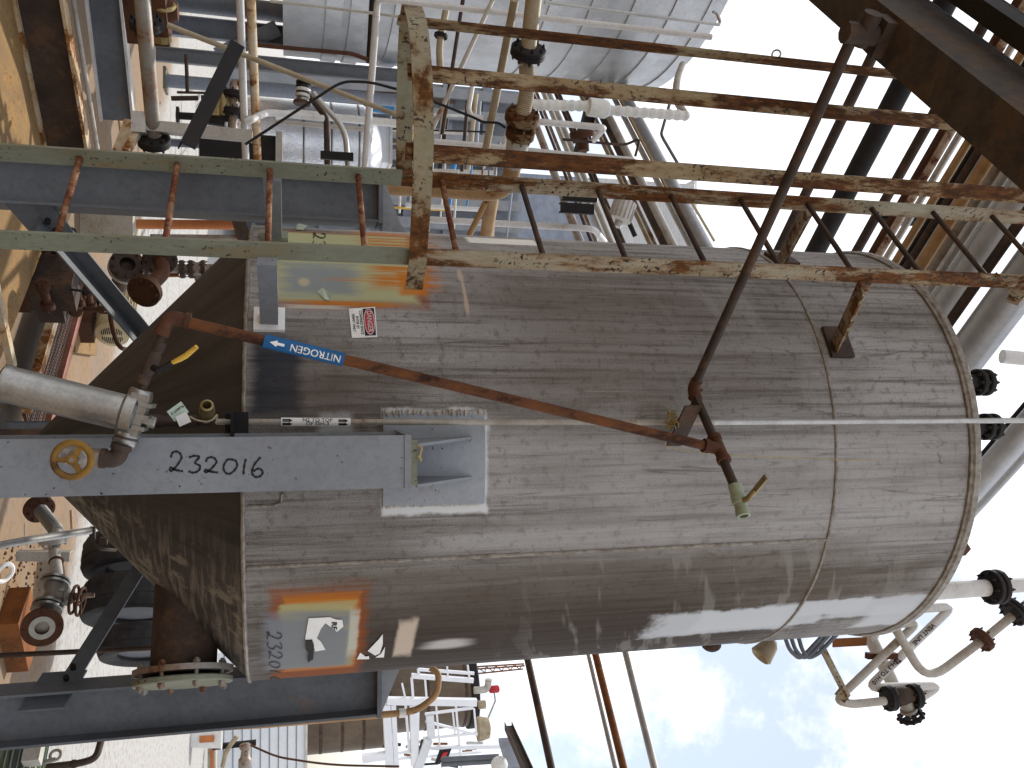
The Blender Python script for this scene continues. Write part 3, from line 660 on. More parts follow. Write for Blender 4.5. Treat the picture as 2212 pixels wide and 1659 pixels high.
# thin riser tube
tu = Thing('riser_tube', 'thin grey tube rising straight up the front of the tank with a white flow label', 'tube')
u0, u1, um = P(468, 911, 3.085), P(2235, 908, 3.10), P(1540, 913, 3.09)
mb = MB(); mb.tube([u0, um], .0105, 14); tu.add('tube', mb, M['tubegrey']); mb = MB(); mb.tube([um, u1, u1+Z*1.2], .0112, 14); tu.add('tube', mb, M['galv'])  # upper length paler: the light falling on it is put into the colour
def onu(x, y, r, ph=.0):                                  # along the tube x metres, round it y metres
    o_ = l0+du*x; an = y/r+ph; return o_+V((math.sin(an)*r, -math.cos(an)*r, 0))
l0, l1 = P(607, 911, 3.085), P(757, 912, 3.085); du = (l1-l0).normalized(); LL = (l1-l0).length; rs = .0145
mb = MB(); mb.tube([l0, l1], rs, 20); lb = tu.add('flow_label', mb, M['signwhite'])
mb = MB()
for row, yy in (('N2 TO TOP', .0075), ('OF SSH-3', -.0065)): text(mb, row, .0195, lambda x, y: onu(LL*.52+x, -(y+yy), rs+.0008), bold=.0004)
for x0 in (.02, .82):
    for yy in (.006, -.008):
        mb.sheet([onu(LL*x0+px, -(yy+py*1.3), rs+.0008) for px, py in ((0, .004), (.022, .004), (.022, .0055), (.034, 0), (.022, -.0055), (.022, -.004), (0, -.004))])
tu.add('lettering', mb, M['ink'], lb)
# fitting at the tube's foot: tee with an open socket facing the camera
f0 = P(462, 911, 3.085); f1 = P(352, 910, 3.07)
mb = MB(); dfi = (f1-f0).normalized()
mb.lathe([(.018, 0), (.020, .004), (.020, .028), (.016, .032), (.016, .05), (.023, .055), (.023, .11), (.018, .115), (.018, .16), (.022, .165), (.022, .19), (.012, .195)], f0, dfi, 8); ft = tu.add('fitting', mb, M['brown'])
o0, o1 = P(447, 906, 3.08), P(447, 873, 2.98); do = (o1-o0).normalized()
mb = MB(); mb.lathe([(.020, 0), (.021, .05), (.026, .052), (.026, .075), (.022, .08), (.022, .105), (.017, .108), (.015, .108), (.015, .04), (.001, .04)], o0, do, 12, cap=False); tu.add('open_socket', mb, M['brass'], ft)
mb = MB(); mb.angle(P(500, 890, 3.07), P(500, 945, 3.07), Z, .055, .01); mb.abox(P(486, 893, 3.08)-V((0, 0, 0)), P(519, 943, 3.12)); tu.add('clamp', mb, M['black'])
tag_ = Thing('hanging_tag', 'laminated green and cream tag tied to the fitting at the foot of the thin tube', 'tag')
def quad(pts, Y, th=.002):
    m_ = MB(); q = [P(x, y, Y) for x, y in pts]; m_.prism(q, V((0, th, 0))); return m_
g_ = tag_.add('card', quad([(360, 889), (391, 867), (408, 890), (377, 911)], 2.965), M['paper'])
tag_.add('card', quad([(378, 900), (402, 889), (413, 911), (388, 922)], 2.955), M['signwhite'], None, 'cream card')
ta, tb = P(376, 886, 2.96), P(391, 868, 2.96)
tx_ = (P(371, 904, 2.963)-P(404, 880, 2.963)).normalized(); ty_ = -(P(396, 884, 2.963)-P(386, 871, 2.963)).normalized()*-1
mb = MB(); cen = P(383, 885, 2.963); ex = (P(366, 893, 2.963)-P(396, 872, 2.963)).normalized(); ey = V((0, -1, 0)).cross(ex); 
text(mb, 'PLANT-3', .0118, lambda x, y: cen+ex*x+(-ey)*y*(-1 if ex.cross(-ey).y > 0 else 1), bold=.0003); tag_.add('lettering', mb, M['ink'], g_)
mb = MB(); mb.tube([P(410, 900, 2.96), P(425, 908, 2.95), P(448, 912, 2.95), P(462, 905, 2.95), P(470, 893, 2.97), P(466, 915, 2.97)], .003, 6, bend=.02); tag_.add('string', mb, M['beige'])
# black angle bracket that holds the pipes off the tank
br = Thing('pipe_bracket', 'black angle bracket on the tank where the slanted pipe meets the thin tube', 'bracket')
b0 = PZ(1504, 855, ZN-.022); 
mb = MB(); w_ = -DB
mb.bar(b0+w_*.025, b0+w_*.025+DA*.22, w_, .058, .009); mb.bar(b0+w_*.052-Z*.034, b0+w_*.052+DA*.22-Z*.034, Z, .058, .009); br.add('angle_bar', mb, M['brown'])
mb = MB(); mb.tube([b+V((0, 0, .04)), b+V((.03, -.01, -.03)), b+V((.06, 0, .04))], .006, 8, bend=.03); br.add('clip', mb, M['rust'])
mb = MB()
for k in range(7):
    pts = [PZ(1440+random.uniform(-10, 30), 905+random.uniform(-25, 30), ZN-.06-random.uniform(0, .05)) for _ in range(5)]; mb.tube(pts, .0022, 5, bend=.03)
mb.tube([PZ(1432, 940, ZN-.05), PZ(1432, 962, ZN-.2), P(1470, 972, 2.95), P(1560, 983, 2.98), P(1660, 987, 3.0), P(1800, 992, 3.02), P(1905, 995, 3.05)], .0016, 5, bend=.05)
solo('twine', 'yellow twine knotted on the black bracket and blown along the tank', 'twine', mb, M['twine'])
# thin brown hose that runs down beside the right column
mb = MB(); mb.tube([P(930, 1442, 4.4), P(948, 1455, 4.38), P(945, 1500, 4.36), P(905, 1533, 4.36), P(860, 1541, 4.36), P(560, 1566, 4.36), P(400, 1574, 4.36), P(60, 1590, 4.36)], .017, 12, bend=.18)
h = Thing('conduit', 'thin tan conduit bending round the top of the right-hand column', 'conduit'); h.add('tube', mb, M['tan'])
mb = MB(); mb.tube([P(862, 1541, 4.36), P(877, 1540, 4.36)], .022, 12); h.add('sleeve', mb, M['signwhite'])

# ================================================================== overhead beams and pipes
HB = EYE+1.6
def beam(label, pa, pb, H, wid, hgt, mat, ext=(1.5, 1.2)):
    p, q = PZ(*pa, H), PZ(*pb, H); d = (q-p).normalized(); p = p-d*ext[0]; q = q+d*ext[1]
    n_ = d.cross(Z); n_ = n_ if n_.dot(DA) < 0 else -n_                 # towards the camera
    mb = MB(); mb.bar(p+n_*wid/2+Z*.006, q+n_*wid/2+Z*.006, n_, wid, .012); mb.bar(p+n_*(wid-.006)+Z*(hgt/2), q+n_*(wid-.006)+Z*(hgt/2), Z, hgt-.026, .011); mb.bar(p+n_*wid/2+Z*(hgt-.006), q+n_*wid/2+Z*(hgt-.006), n_, wid, .012)
    return solo('steel_beam', label, 'beam', mb, mat, 'overhead steel beams')
M['beam'] = worn('speckled rusty beam', (.062, .050, .040), (.036, .029, .024), rust=.25, rcol=(.085, .036, .013), rough=.75, sc=14, bump=.6, dirt=.6, rsc=6)
beam('wide rusty channel beam crossing overhead, nearest to the ladder', (1746, 0), (2212, 415), HB, .125, .215, M['beam'])
beam('dark beam overhead in the corner, beyond the wide rusty one', (2059, 10), (2191, 105), HB+.16, .05, .085, M['black'])
cl_ = a; mb = MB(); mb.tube([cl_-Z*.03, cl_+Z*.09], .03, 10); mb.box(cl_+Z*.10, DA, DB, Z, .05, .03, .035); mb.tube([cl_+Z*.03-DA*.06, cl_+Z*.03+DA*.03], .026, 12)
solo('beam_clamp', 'beam clamp gripping the overhead beam at the end of the brown pipe', 'clamp', mb, M['brown'])
HP = EYE+3.9
M['peel'] = worn('peeling white paint', (.52, .46, .40), (.42, .36, .30), rust=.5, rcol=(.20, .085, .05), speck=.8, rough=.7, sc=7)
def run(label, x, y, wpx, mat, H=HP, d=DA, t0=-7, t1=9, name='overhead_pipe', cat='pipe', group='pipes on the overhead rack', seams=None, azend=3):
    p = PZ(x, y, H); r = wpx/scale(p)/2; mb = MB()
    if azend is not None: ta = math.tan(R_(azend)); t1 = (p.x-ta*p.y)/(ta*d.y-d.x)
    mb.tube([p+d*t0, p+d*t1], r, 18)
    if seams:
        for i in range(int((t1-t0)/seams)): mb.tube([p+d*(t0+i*seams), p+d*(t0+i*seams+.025)], r*1.03, 18, cap=False)
    solo(name, label, cat, mb, mat, group); return p, r
for a_ in ((1759, 380, 22, 'brown', 'slim grey-brown pipe overhead, leftmost of the overhead row'),
           (1844, 385, 45, 'black', 'thick black pipe overhead, crossing behind the ladder'),
           (1936, 390, 22, 'brown', 'dark rusty pipe overhead, next above the thick black one'),
           (1972, 395, 18, 'rust', 'thin red-brown pipe overhead against a peeling white one'),
           (1990, 395, 17, 'peel', 'peeling white pipe overhead'),
           (2011, 395, 15, 'galv', 'thin bare metal pipe overhead beside the peeling white one'),
           (2035, 400, 18, 'tan', 'yellow-rusty pipe overhead, next to open sky'),
           (2070, 402, 24, 'brown', 'brown pipe overhead at the edge of the dense row'),
           (2098, 404, 30, 'tan', 'wide tan pipe overhead in the dense row'),
           (2053, 401, 13, 'black', 'thin black pipe overhead tucked beside the yellow-rusty one'),
           (2084, 403, 12, 'galv', 'thin grey pipe overhead between two wide brown and tan ones'),
           (2152, 408, 26, 'galv', 'bare metal pipe overhead just right of the dull streaked one'),
           (2180, 410, 28, 'silver', 'silver pipe overhead near the right edge, first of the bright ones'),
           (2212, 412, 24, 'galvrust', 'greyish rusty pipe overhead at the right edge of the photo'),
           (2128, 406, 24, 'galvrust', 'dull streaked pipe overhead between the tan and the silver ones')):
    run(a_[4], a_[0], a_[1], a_[2], M[a_[3]])
run('silver jacketed pipe overhead, passing just left of the tank top', 2040, 668, 62, M['silver'], seams=1.0)
run('thick silver jacketed pipe overhead, running behind the tank rim', 2116, 730, 84, M['silver'], seams=1.0, H=HP+.1)
run('dark rusty pipe overhead between the two silver ones', 2088, 640, 26, M['brown'])
run('grey jacketed pipe overhead at the right edge above the tank rim', 2146, 1004, 54, M['silver'], azend=11, seams=1.2, H=HP+.2)
run('dark pipe overhead beside the outermost grey jacketed one', 2106, 1004, 15, M['black'], azend=10, H=HP+.2)
run('narrow silver pipe overhead, outermost over the tank', 2190, 1010, 20, M['silver'], azend=13, H=HP+.35)
# labelled white pipe and strut up there
p = P(2165, 770, 4.6); q = P(2230, 776, 4.55); mb = MB(); mb.tube([p, q], .045, 14); solo('pipe_stub', 'short white pipe stub pointing up at the edge over the tank rim', 'pipe', mb, M['white'])
mb = MB(); mb.chan(P(1905, 478, 5.2), P(2002, 480, 5.2), DB, .10, .04); solo('pipe_support', 'short dark channel propping the overhead pipes behind the ladder', 'support', mb, M['black'])
mb = MB(); mb.torus(P(1677, 117, 3.2), V((0, 1, .7)), .017, .004, 24, 8); solo('ring', 'small metal ring hanging behind the outer cage bar', 'ring', mb, M['alu'])

# ================================================================== vent lines at the tank's right shoulder
YV = 4.35
def ppath(pts, w, Y=YV): 
    q = [P(x, y, Y if len(t) < 3 else t[2]) for t in pts for x, y in (t[:2],)]
    return q, w/scale(q[len(q)//2])/2
def flg(mb, p, axis, r, t=.03, gap=.035, n=8, bolts=True):
    a_ = V(axis).normalized(); mb.disc(p-a_*gap/2, a_, r, t); mb.disc(p+a_*gap/2, a_, r, t)
    if bolts: mb.bolts(p, a_, r*.8, n, r*.09, t*2+gap+.002)
def T33(x, y): return (1659+x/4, 1244+y/4)
v = Thing('vent_pipe', 'thick white pipe standing on the tank roof under a wide black flange', 'pipe', 'pipes at the tank top')
q = [P(2010, 1278, 3.95), P(2130, 1270, 4.0)]; mb = MB(); mb.tube([q[0]-Z*.3, q[1]], 36/scale(q[1])/2, 18); v.add('pipe_run', mb, M['white'])
mb = MB(); flg(mb, P(2148, 1268, 4.0), Z, .095, .035, .04); v.add('flange', mb, M['black'])
mb = MB(); mb.tube([P(2165, 1266, 4.0), P(2240, 1262, 4.02)], .04, 16); v.add('pipe_run', mb, M['white'])
v = Thing('vent_pipe', 'grey-white pipe looping from the tank top up to the right edge, with black flanges', 'pipe', 'pipes at the tank top')
q, r = ppath([(1905, 1320, 4.5), T33(1100, 450), T33(1370, 920), T33(1900, 520), T33(2300, 190)], 19); mb = MB(); mb.tube(q, r, 14, bend=.16); v.add('pipe_run', mb, M['offwhite'])
dq = (P(*T33(1950, 480), YV)-P(*T33(1700, 680), YV)); mb = MB(); flg(mb, P(*T33(1850, 550), YV), dq, .075, .028, .012); v.add('flange', mb, M['rust'])
mb = MB(); flg(mb, P(*T33(2130, 310), YV), dq, .085, .028, .03); v.add('flange', mb, M['black'])
v = Thing('vent_pipe', 'white pipe marked VENT LINE with two square bends beside the tank top', 'pipe', 'pipes at the tank top')
q, r = ppath([T33(1230, 290), T33(1590, 265), T33(870, 965), T33(1480, 950), T33(1330, 1050)], 19, 4.5); mb = MB(); mb.tube(q, r, 14, bend=.06); pr_ = v.add('pipe_run', mb, M['white'])
A0, A1 = P(*T33(1590, 265), 4.5), P(*T33(870, 965), 4.5); da_ = (A1-A0).normalized(); vw = ((A0+A1)/2-CAMP).normalized(); nv = (da_*vw.dot(da_)-vw).normalized(); ua = nv.cross(da_)
def onv(o_, x, y):
    an = y/(r*1.06); return o_+da_*x+ua*math.sin(an)*(r*1.06)+nv*math.cos(an)*(r*1.06)
sg_ = 1
o1, o2 = P(*T33(1345, 525), 4.5), P(*T33(1010, 829), 4.5); o1 = A0+da_*(o1-A0).dot(da_); o2 = A0+da_*(o2-A0).dot(da_); mb = MB()
text(mb, 'VENT LINE', .038, lambda x, y: onv(o1, x, sg_*y), bold=.0015); text(mb, 'SSH-3 TO H10', .036, lambda x, y: onv(o2, x, sg_*y), bold=.0015); v.add('lettering', mb, M['ink'], pr_)
v = Thing('vent_pipe', 'cream pipe bent like a hook, lowest of the bent pipes beside the tank top', 'pipe', 'pipes at the tank top')
q, r = ppath([T33(1130, 415), T33(1290, 405), T33(590, 1075), T33(720, 1110), T33(1010, 1080)], 18, 4.4); mb = MB(); mb.tube(q, r, 14, bend=.07); v.add('pipe_run', mb, M['offwhite'])
v = Thing('vent_pipe', 'thick cream pipe ending in mid air, crossing behind the bent pipes', 'pipe', 'pipes at the tank top')
q, r = ppath([T33(800, 360), T33(1075, 925)], 28, 4.62); mb = MB(); mb.tube(q, r, 16); v.add('pipe_run', mb, M['offwhite'])
mb = MB(); mb.ring(P(*T33(890, 510), 4.62), q[1]-q[0], r*1.15, r, .03); v.add('band', mb, M['white'])
v = Thing('gate_valve', 'dark flanged valve with a blackened handwheel in the sky beside the tank top', 'valve')
c0 = P(*T33(1170, 1040), 4.42); dv_ = (P(*T33(1300, 1020), 4.42)-P(*T33(1040, 1060), 4.42)).normalized()
mb = MB(); mb.lathe([(.035, -.10), (.05, -.03), (.055, 0), (.05, .03), (.035, .10)], c0, dv_, 16); v.add('body', mb, M['brown'])
for x, y in ((1050, 1060), (1265, 1040)):
    mb = MB(); flg(mb, P(*T33(x, y), 4.42), dv_, .072, .026, .02, 6); v.add('flange', mb, M['black'])
hw = P(*T33(1235, 1215), 4.42); sd_ = (hw-c0).normalized(); mb = MB(); mb.lathe([(.05, 0), (.038, .08), (.05, .085), (.05, .1), (.02, .11), (.015, (hw-c0).length)], c0, sd_, 14); v.add('bonnet', mb, M['galvrust'])
mb = MB(); mb.torus(hw, sd_, .062, .014, 24, 8); wx, wy = frame(sd_)
for k in range(4): mb.bar(hw, hw+(wx*math.cos(k*1.571)+wy*math.sin(k*1.571))*.06, sd_, .03, .012)
for k in range(12): mb.sphere(hw+(wx*math.cos(k*.5236)+wy*math.sin(k*.5236))*.072, .013, 8, 5)
v.add('handwheel', mb, M['black'])
mb = MB(); mb.angle(P(*T33(430, 610), 4.35), P(*T33(660, 1060), 4.35), Z, .04, .006); mb.bar(P(*T33(610, 990), 4.33), P(*T33(680, 1060), 4.33), Z, .06, .02)
solo('pipe_hanger', 'rusty angle strut propping the hooked cream pipe', 'bracket', mb, M['ladder'])
mb = MB(); mb.bar(P(*T33(560, 580), 4.5), P(*T33(850, 565), 4.5), Z, .05, .008); solo('pipe_hanger', 'rust-orange flat bar on the thick cream pipe', 'bracket', mb, M['orange'])
mb = MB(); mb.bar(P(*T33(850, 690), 4.45), P(*T33(1110, 690), 4.45), Z, .035, .03); mb.tube([P(*T33(920, 730), 4.45), P(*T33(950, 760), 4.4), P(*T33(1000, 740), 4.42)], .006, 6); mb.tube([P(*T33(1090, 710), 4.45), P(*T33(1120, 760), 4.4), P(*T33(1150, 735), 4.42)], .006, 6)
solo('pipe_hanger', 'small rusty clamp bar with U-bolts across the bent pipes', 'bracket', mb, M['rust'])
cb = Thing('cable_loops', 'three grey cables drooping in loops from the tank shoulder', 'cable')
for dx in (0, 50, 110):
    q = [P(*T33(150+dx, 540-dx*.2), 4.3), P(*T33(185+dx, 640), 4.3), P(*T33(270+dx*.7, 715), 4.3), P(*T33(330+dx, 670), 4.3), P(*T33(460+dx, 530), 4.32), P(*T33(600+dx, 380), 4.5)]; mb = MB(); mb.tube(q, .012, 8, bend=.12); cb.add('cable', mb, M['darkgrey'])
p0, p1 = P(1685, 1370, 4.4), P(1650, 1415, 4.35); mb = MB(); mb.lathe([(.02, 0), (.045, .03), (.065, .12), (.055, .13), (.02, .1)], P(1672, 1384, 4.45), V((.5, -.1, -.6)), 20); solo('flood_lamp', 'cream lamp hood poking out below the tank shoulder', 'lamp', mb, M['beige'])
mb = MB(); mb.sphere(P(1537, 1392, 4.25), .05, 18, 12, (.8, 1, 1.05)); mb.tube([P(1537, 1398, 4.25), P(1536, 1380, 4.25)], .05, 12); solo('nozzle_cap', 'dark rounded cap sticking out from the right side of the tank', 'cap', mb, M['brown'])

# ================================================================== level pipes at the right, against the sky
def lev(label, p0, p1, wpx, mat, z):
    p, q = PZ(*p0, z), PZ(*p1, z); r = wpx/scale((p+q)/2)/2; d = (q-p).normalized(); mb = MB(); mb.tube([p-d*2.5, q+d*1.2], r, 16); solo('rack_pipe', label, 'pipe', mb, mat, 'level pipes right of the tank')
zr = EYE+1.9
lev('dark brown pipe right of the tank, lowest of the level ones', (1141, 1430), (1191, 1659), 16, M['brown'], zr)
lev('pale grey pipe right of the tank behind the orange rusty one', (1272, 1416), (1330, 1659), 11, M['galv'], zr+.35)
lev('orange and black rusty pipe right of the tank', (1287, 1416), (1347, 1659), 16, M['orange'], zr+.3)
lev('smooth grey pipe right of the tank, highest of the level ones', (1352, 1410), (1414, 1659), 16, M['galv'], zr+.4)
# ================================================================== behind and beside the tank
def RG(x0, y0, k): return lambda x, y: ((x0+x/k)*.54004, (y0+y/k)*.54004)
A1, A2, A3, A4 = RG(560, 0, 3.687), RG(560, 300, 3.687), RG(1100, 0, 3.687), RG(1100, 300, 3.687)
A5, A6, A7 = RG(1650, 300, 2.5525), RG(2250, 300, 2.37), RG(1500, 650, 3.16)
B1, B2, B3, B4, B5, B6 = RG(0, 750, 1.843), RG(450, 750, 3.318), RG(0, 1950, 2.553), RG(0, 2500, 2.212), RG(800, 2800, 2.765), RG(1450, 2600, 3.16)
T0, T1, T2 = RG(0, 0, 2.16), RG(1024, 0, 2.16), RG(2048, 0, 2.16)
def PP(fn, x, y, Y): return P(*(fn(x, y) if fn else (x, y)), Y)
def pipe(label, fn, pts, Y, w, mat, bend=.09, name='pipe', cat='pipe', group=None, n=14, flanges=(), fr=2.0, fmat=None, bands=0):
    """a pipe through picture points; Y one depth or one per point; flanges as (segment, fraction)"""
    Ys = Y if isinstance(Y, (list, tuple)) else [Y]*len(pts)
    q = [PP(fn, x, y, d) for (x, y), d in zip(pts, Ys)]; r = w/scale(q[len(q)//2])/2
    mb = MB(); mb.tube(q, r, n, bend=bend)
    if bands:
        for i in range(len(q)-1):
            L = (q[i+1]-q[i]).length; d = (q[i+1]-q[i]).normalized()
            for k in range(int(L/bands)): c_ = q[i]+d*(k+.5)*bands; mb.tube([c_-d*.008, c_+d*.008], r*1.05, n, cap=False)
    if not flanges: return solo(name, label, cat, mb, mat, group)
    t = Thing(name, label, cat, group); t.add('pipe_run', mb, mat)
    for i, f in flanges:
        d = q[i+1]-q[i]; mb = MB(); flg(mb, q[i]+d*f, d, r*fr, r*.42, r*.5, 8); t.add('flange', mb, fmat or mat)
    return t
def lvl(label, fn, pts, z, w, mat, name='pipe', cat='pipe', group=None, ext=(0, 0), bend=.1, **kw):
    """a level pipe: picture points laid on the height z"""
    q = [PZ(*(fn(x, y) if fn else (x, y)), z) for x, y in pts]
    q[0] = q[0]-(q[1]-q[0]).normalized()*ext[0]; q[-1] = q[-1]+(q[-1]-q[-2]).normalized()*ext[1]
    r = w/scale(q[len(q)//2])/2; mb = MB(); mb.tube(q, r, 14, bend=bend); return solo(name, label, cat, mb, mat, group)
def post(label, x, y, Y, w, x0, x1, mat, shape='i', name='steel_column', cat='column', group='grey steel columns left of the tank', dep=None, base=False, z0=None):
    """an upright member through pixel (x, y), between the heights seen at picture rows x0 and x1"""
    c_ = P(x, y, Y); wd = w/scale(c_); dp = dep or wd; za = P(x0, y, Y).z if z0 is None else z0; zb = P(x1, y, Y).z
    t = Thing(name, label, cat, group); mb = MB(); a_, b_ = V((c_.x, c_.y, za)), V((c_.x, c_.y, zb))
    if shape == 'i': mb.ibeam(a_, b_, V((1, .25, 0)), wd, dp)
    elif shape == 'o': mb.tube([a_, b_], wd/2, 22)
    else: mb.bar(a_, b_, V((1, .15, 0)), wd, dp)
    t.add('post', mb, mat)
    if base: mb = MB(); mb.box(a_, (1, 0, 0), (0, 1, 0), Z, wd*.85, wd*.85, .012); t.add('base_plate', mb, M['ladderlow'])
    return t
M['bluegrey'] = worn('blue grey paint', (.25, .28, .33), (.19, .21, .26), rust=.08, rough=.5, sc=3)
M['shiny'] = worn('bright wrinkled jacket', (.70, .71, .73), (.6, .6, .62), rough=.12, metal=1., sc=5, dirt=.1, bump=1.)
M['tankband'] = worn('jacket band', (.45, .455, .465), (.36, .365, .37), rough=.38, metal=.55, sc=6)
M['concrete'] = worn('concrete', (.44, .40, .33), (.34, .29, .22), rust=.2, rcol=(.20, .10, .04), speck=.5, rough=.85, sc=4)
M['stained'] = worn('orange stained concrete', (.25, .155, .065), (.19, .12, .058), rust=.25, rcol=(.24, .10, .03), speck=.5, rough=.9, sc=3)
M['cladding'] = worn('grey blue cladding', (.24, .26, .285), (.18, .20, .22), rough=.6, sc=2)
M['rustwhite'] = worn('rusty whitish paint', (.52, .45, .34), (.42, .33, .2), rust=.45, rcol=(.28, .11, .03), speck=.6, rough=.7, sc=6)
M['sheet'] = worn('white sheet wall', (.72, .74, .76), (.66, .68, .70), rough=.5, sc=2, dirt=.15)
M['browntank'] = worn('weathered brown tank', (.13, .095, .065), (.085, .062, .045), rough=.5, metal=.2, sc=2, stretch=(1, 1, .4))
M['scaffold'] = worn('white steelwork', (.78, .79, .82), (.72, .73, .76), rough=.45, sc=4, dirt=.1)
M['bluepipe'] = worn('bright blue paint', (.03, .22, .50), (.02, .17, .42), rough=.45, sc=5)
M['cream'] = worn('cream motor paint', (.50, .42, .27), (.38, .30, .17), rust=.12, rough=.5, sc=6)
M['redsteel'] = worn('red oxide steel', (.30, .13, .10), (.22, .09, .06), rust=.25, rough=.7, sc=6)

# ---- insulated tank at the back left
S = P(1100, 187, 9.0); TC = V((-5.55, 8.18, 0)); TRB = 2.42; zt = EYE+3.72; zb = EYE-.05
bt = Thing('insulated_tank', 'big silver jacketed tank with raised bands, in the upper left background', 'tank')
mb = MB(); mb.lathe([(TRB, zb), (TRB, zt), (TRB-.25, zt+.25), (.2, zt+.7)], TC, Z, 72); bt.add('jacket', mb, M['silver'])
for x in (722, 775, 868, 1180, 1262, 1345, 1425, 1492):
    z = P(x, 60, 7.6).z
    mb = MB(); mb.lathe([(TRB-.01, -.075), (TRB+.016, -.07), (TRB+.018, .07), (TRB-.01, .075)], TC+Z*z, Z, 72, cap=False); bt.add('band', mb, M['tankband'])
for an in (-38, 38):
    a_ = R_(an); d = V((math.sin(a_), -math.cos(a_), 0)); mb = MB(); mb.bar(TC+d*(TRB+.004)+Z*zb, TC+d*(TRB+.004)+Z*zt, d.cross(Z), .03, .012); bt.add('seam', mb, M['tankband'])
for an in (20, 75, 130, 250, 310):
    a_ = R_(an); d = V((math.sin(a_), -math.cos(a_), 0)); mb = MB(); mb.tube([TC+d*(TRB-.3), TC+d*(TRB-.3)+Z*(zb+.1)], .1, 16); bt.add('leg', mb, M['bluegrey'])
pp = [P(600, 10, 6.6), P(645, 16, 6.6), P(645, 55, 6.8)]
mb = MB(); a_ = math.atan2(pp[1].x-TC.x, -(pp[1].y-TC.y))
for i, (da, z0_, h_, m_, nm) in enumerate(((-.02, .10, .10, 'ink', 'dark_plate'), (-.02, .30, .20, 'ink', 'dark_plate'), (-.02, .19, .09, 'signwhite', 'label_plate'))):
    mb = MB(); rows = []
    for k in range(7):
        an = R_(62)+da-.09+k*.03; d = V((math.sin(an), -math.cos(an), 0)); rows.append([TC+d*(TRB+.012)+Z*(EYE+.02+z0_), TC+d*(TRB+.012)+Z*(EYE+.02+z0_+h_)])
    mb.quad_grid(rows, closed=False); bt.add(nm, mb, M[m_])
pipe('thin vertical conduit with a hooked end in front of the silver tank', T2, [(280, 20), (1790, 215), (1800, 190), (1770, 115), (1735, 100)], 5.9, 7, M['galv'], bend=.03, name='conduit', cat='conduit')
pipe('pale conduit low on the silver tank, ending at the white bent pipe', T1, [(120, 8), (1000, 112), (1250, 148)], 5.7, 6, M['offwhite'], name='conduit', cat='conduit')
pipe('rusty conduit under the silver tank, kinked at its right end', A3, [(-400, 650), (0, 690), (1130, 790), (1370, 880)], 6.6, 9, M['rust'], bend=.03, name='conduit', cat='conduit')

# ---- floor steelwork at the left, running away along the plinth
def alongA(label, name, cat, p, q, z, h, w, mat, shape='bar', fl=None, group=None, ext=2.5):
    a_, b_ = PZ(*p, z), PZ(*q, z); d = (b_-a_).normalized(); s_ = d.cross(Z); s_ = s_ if s_.dot(V((0, 1, 0))) > 0 else -s_
    a_ = a_-d*ext; t = Thing(name, label, cat, group); mb = MB()
    if shape == 'i':
        mb.bar(a_-Z*(h/2), b_-Z*(h/2), Z, h-.03, .02); t.add('web', mb, mat); mb = MB()
        for zz in (-.008, -h+.008): mb.bar(a_+Z*zz, b_+Z*zz, s_, w, .016)
        t.add('flange', mb, fl or mat)
    else: mb.bar(a_+s_*w/2-Z*h/2, b_+s_*w/2-Z*h/2, s_, w, h); t.add('beam', mb, mat)
    return t
a_, b_ = PZ(52, 0, .28), PZ(108, 310, .28); d = (b_-a_).normalized(); s_ = V((-d.y, d.x, 0)); s_ = s_ if s_.y < 0 else -s_
mb = MB(); mb.prism([a_-d*3, b_+d*.4, b_+d*.4+s_*2.2, a_-d*3+s_*2.2], V((0, 0, -.28))); solo('concrete_plinth', 'orange-stained concrete plinth with a pale worn edge, bottom left corner', 'plinth', mb, M['stained'])
alongA('dark floor beam with a rusty whitish top flange, beside the stained plinth', 'floor_beam', 'beam', (150, 60), (194, 324), .52, .24, .10, M['brown'], 'i', M['rustwhite'], 'beams along the floor')
alongA('grey floor beam with a white top flange, ending at a white box', 'floor_beam', 'beam', (268, 20), (292, 262), .62, .22, .11, M['darkgrey'], 'i', M['white'], 'beams along the floor')
lvl('slim pinkish pipe along the floor, next to the rusty whitish flange', None, [(158, 0), (211, 324)], .2, 9, M['offwhite'], group='pipes along the floor', ext=(1.5, 0))
lvl('pinkish pipe along the floor that bends down at its end', None, [(190, 0), (242, 232)], .3, 12, M['offwhite'], group='pipes along the floor', ext=(1.5, 0))
lvl('thin yellow-brown conduit along the floor', None, [(228, 0), (260, 285)], .35, 5, M['tan'], group='pipes along the floor', ext=(1.5, 0))
lvl('thick galvanised pipe with rust bands, running level at the left', None, [(310, 30), (335, 312)], .95, 31, M['galvrust'], ext=(1.0, 0))
for x, y, nm in ((317, 52, 'upper'), (333, 305, 'lower')):
    p = PZ(x, y, .95); mb = MB(); flg(mb, p, DA, .085, .025, .02, 8); solo('pipe_flange', 'dark bolted flange at the %s end of the thick galvanised pipe' % ('far left' if nm == 'upper' else 'right-hand'), 'flange', mb, M['black'])
t = Thing('valve_actuator', 'corroded brown and yellow valve head at the top left of the thick pipe', 'valve'); c_ = P(318, 22, 5.2)
mb = MB(); mb.box(c_, DA, DB, Z, .16, .09, .11); mb.lathe([(.06, -.12), (.09, -.05), (.09, .05), (.05, .13)], c_+Z*.03+DB*.02, Z, 12); t.add('body', mb, M['rust'])
mb = MB(); mb.lathe([(.03, 0), (.03, .12), (.05, .12), (.05, .16)], P(345, 28, 5.15), DA, 8); mb.torus(P(352, 12, 5.15), DA, .06, .012, 20, 6); t.add('yoke', mb, M['brass'])
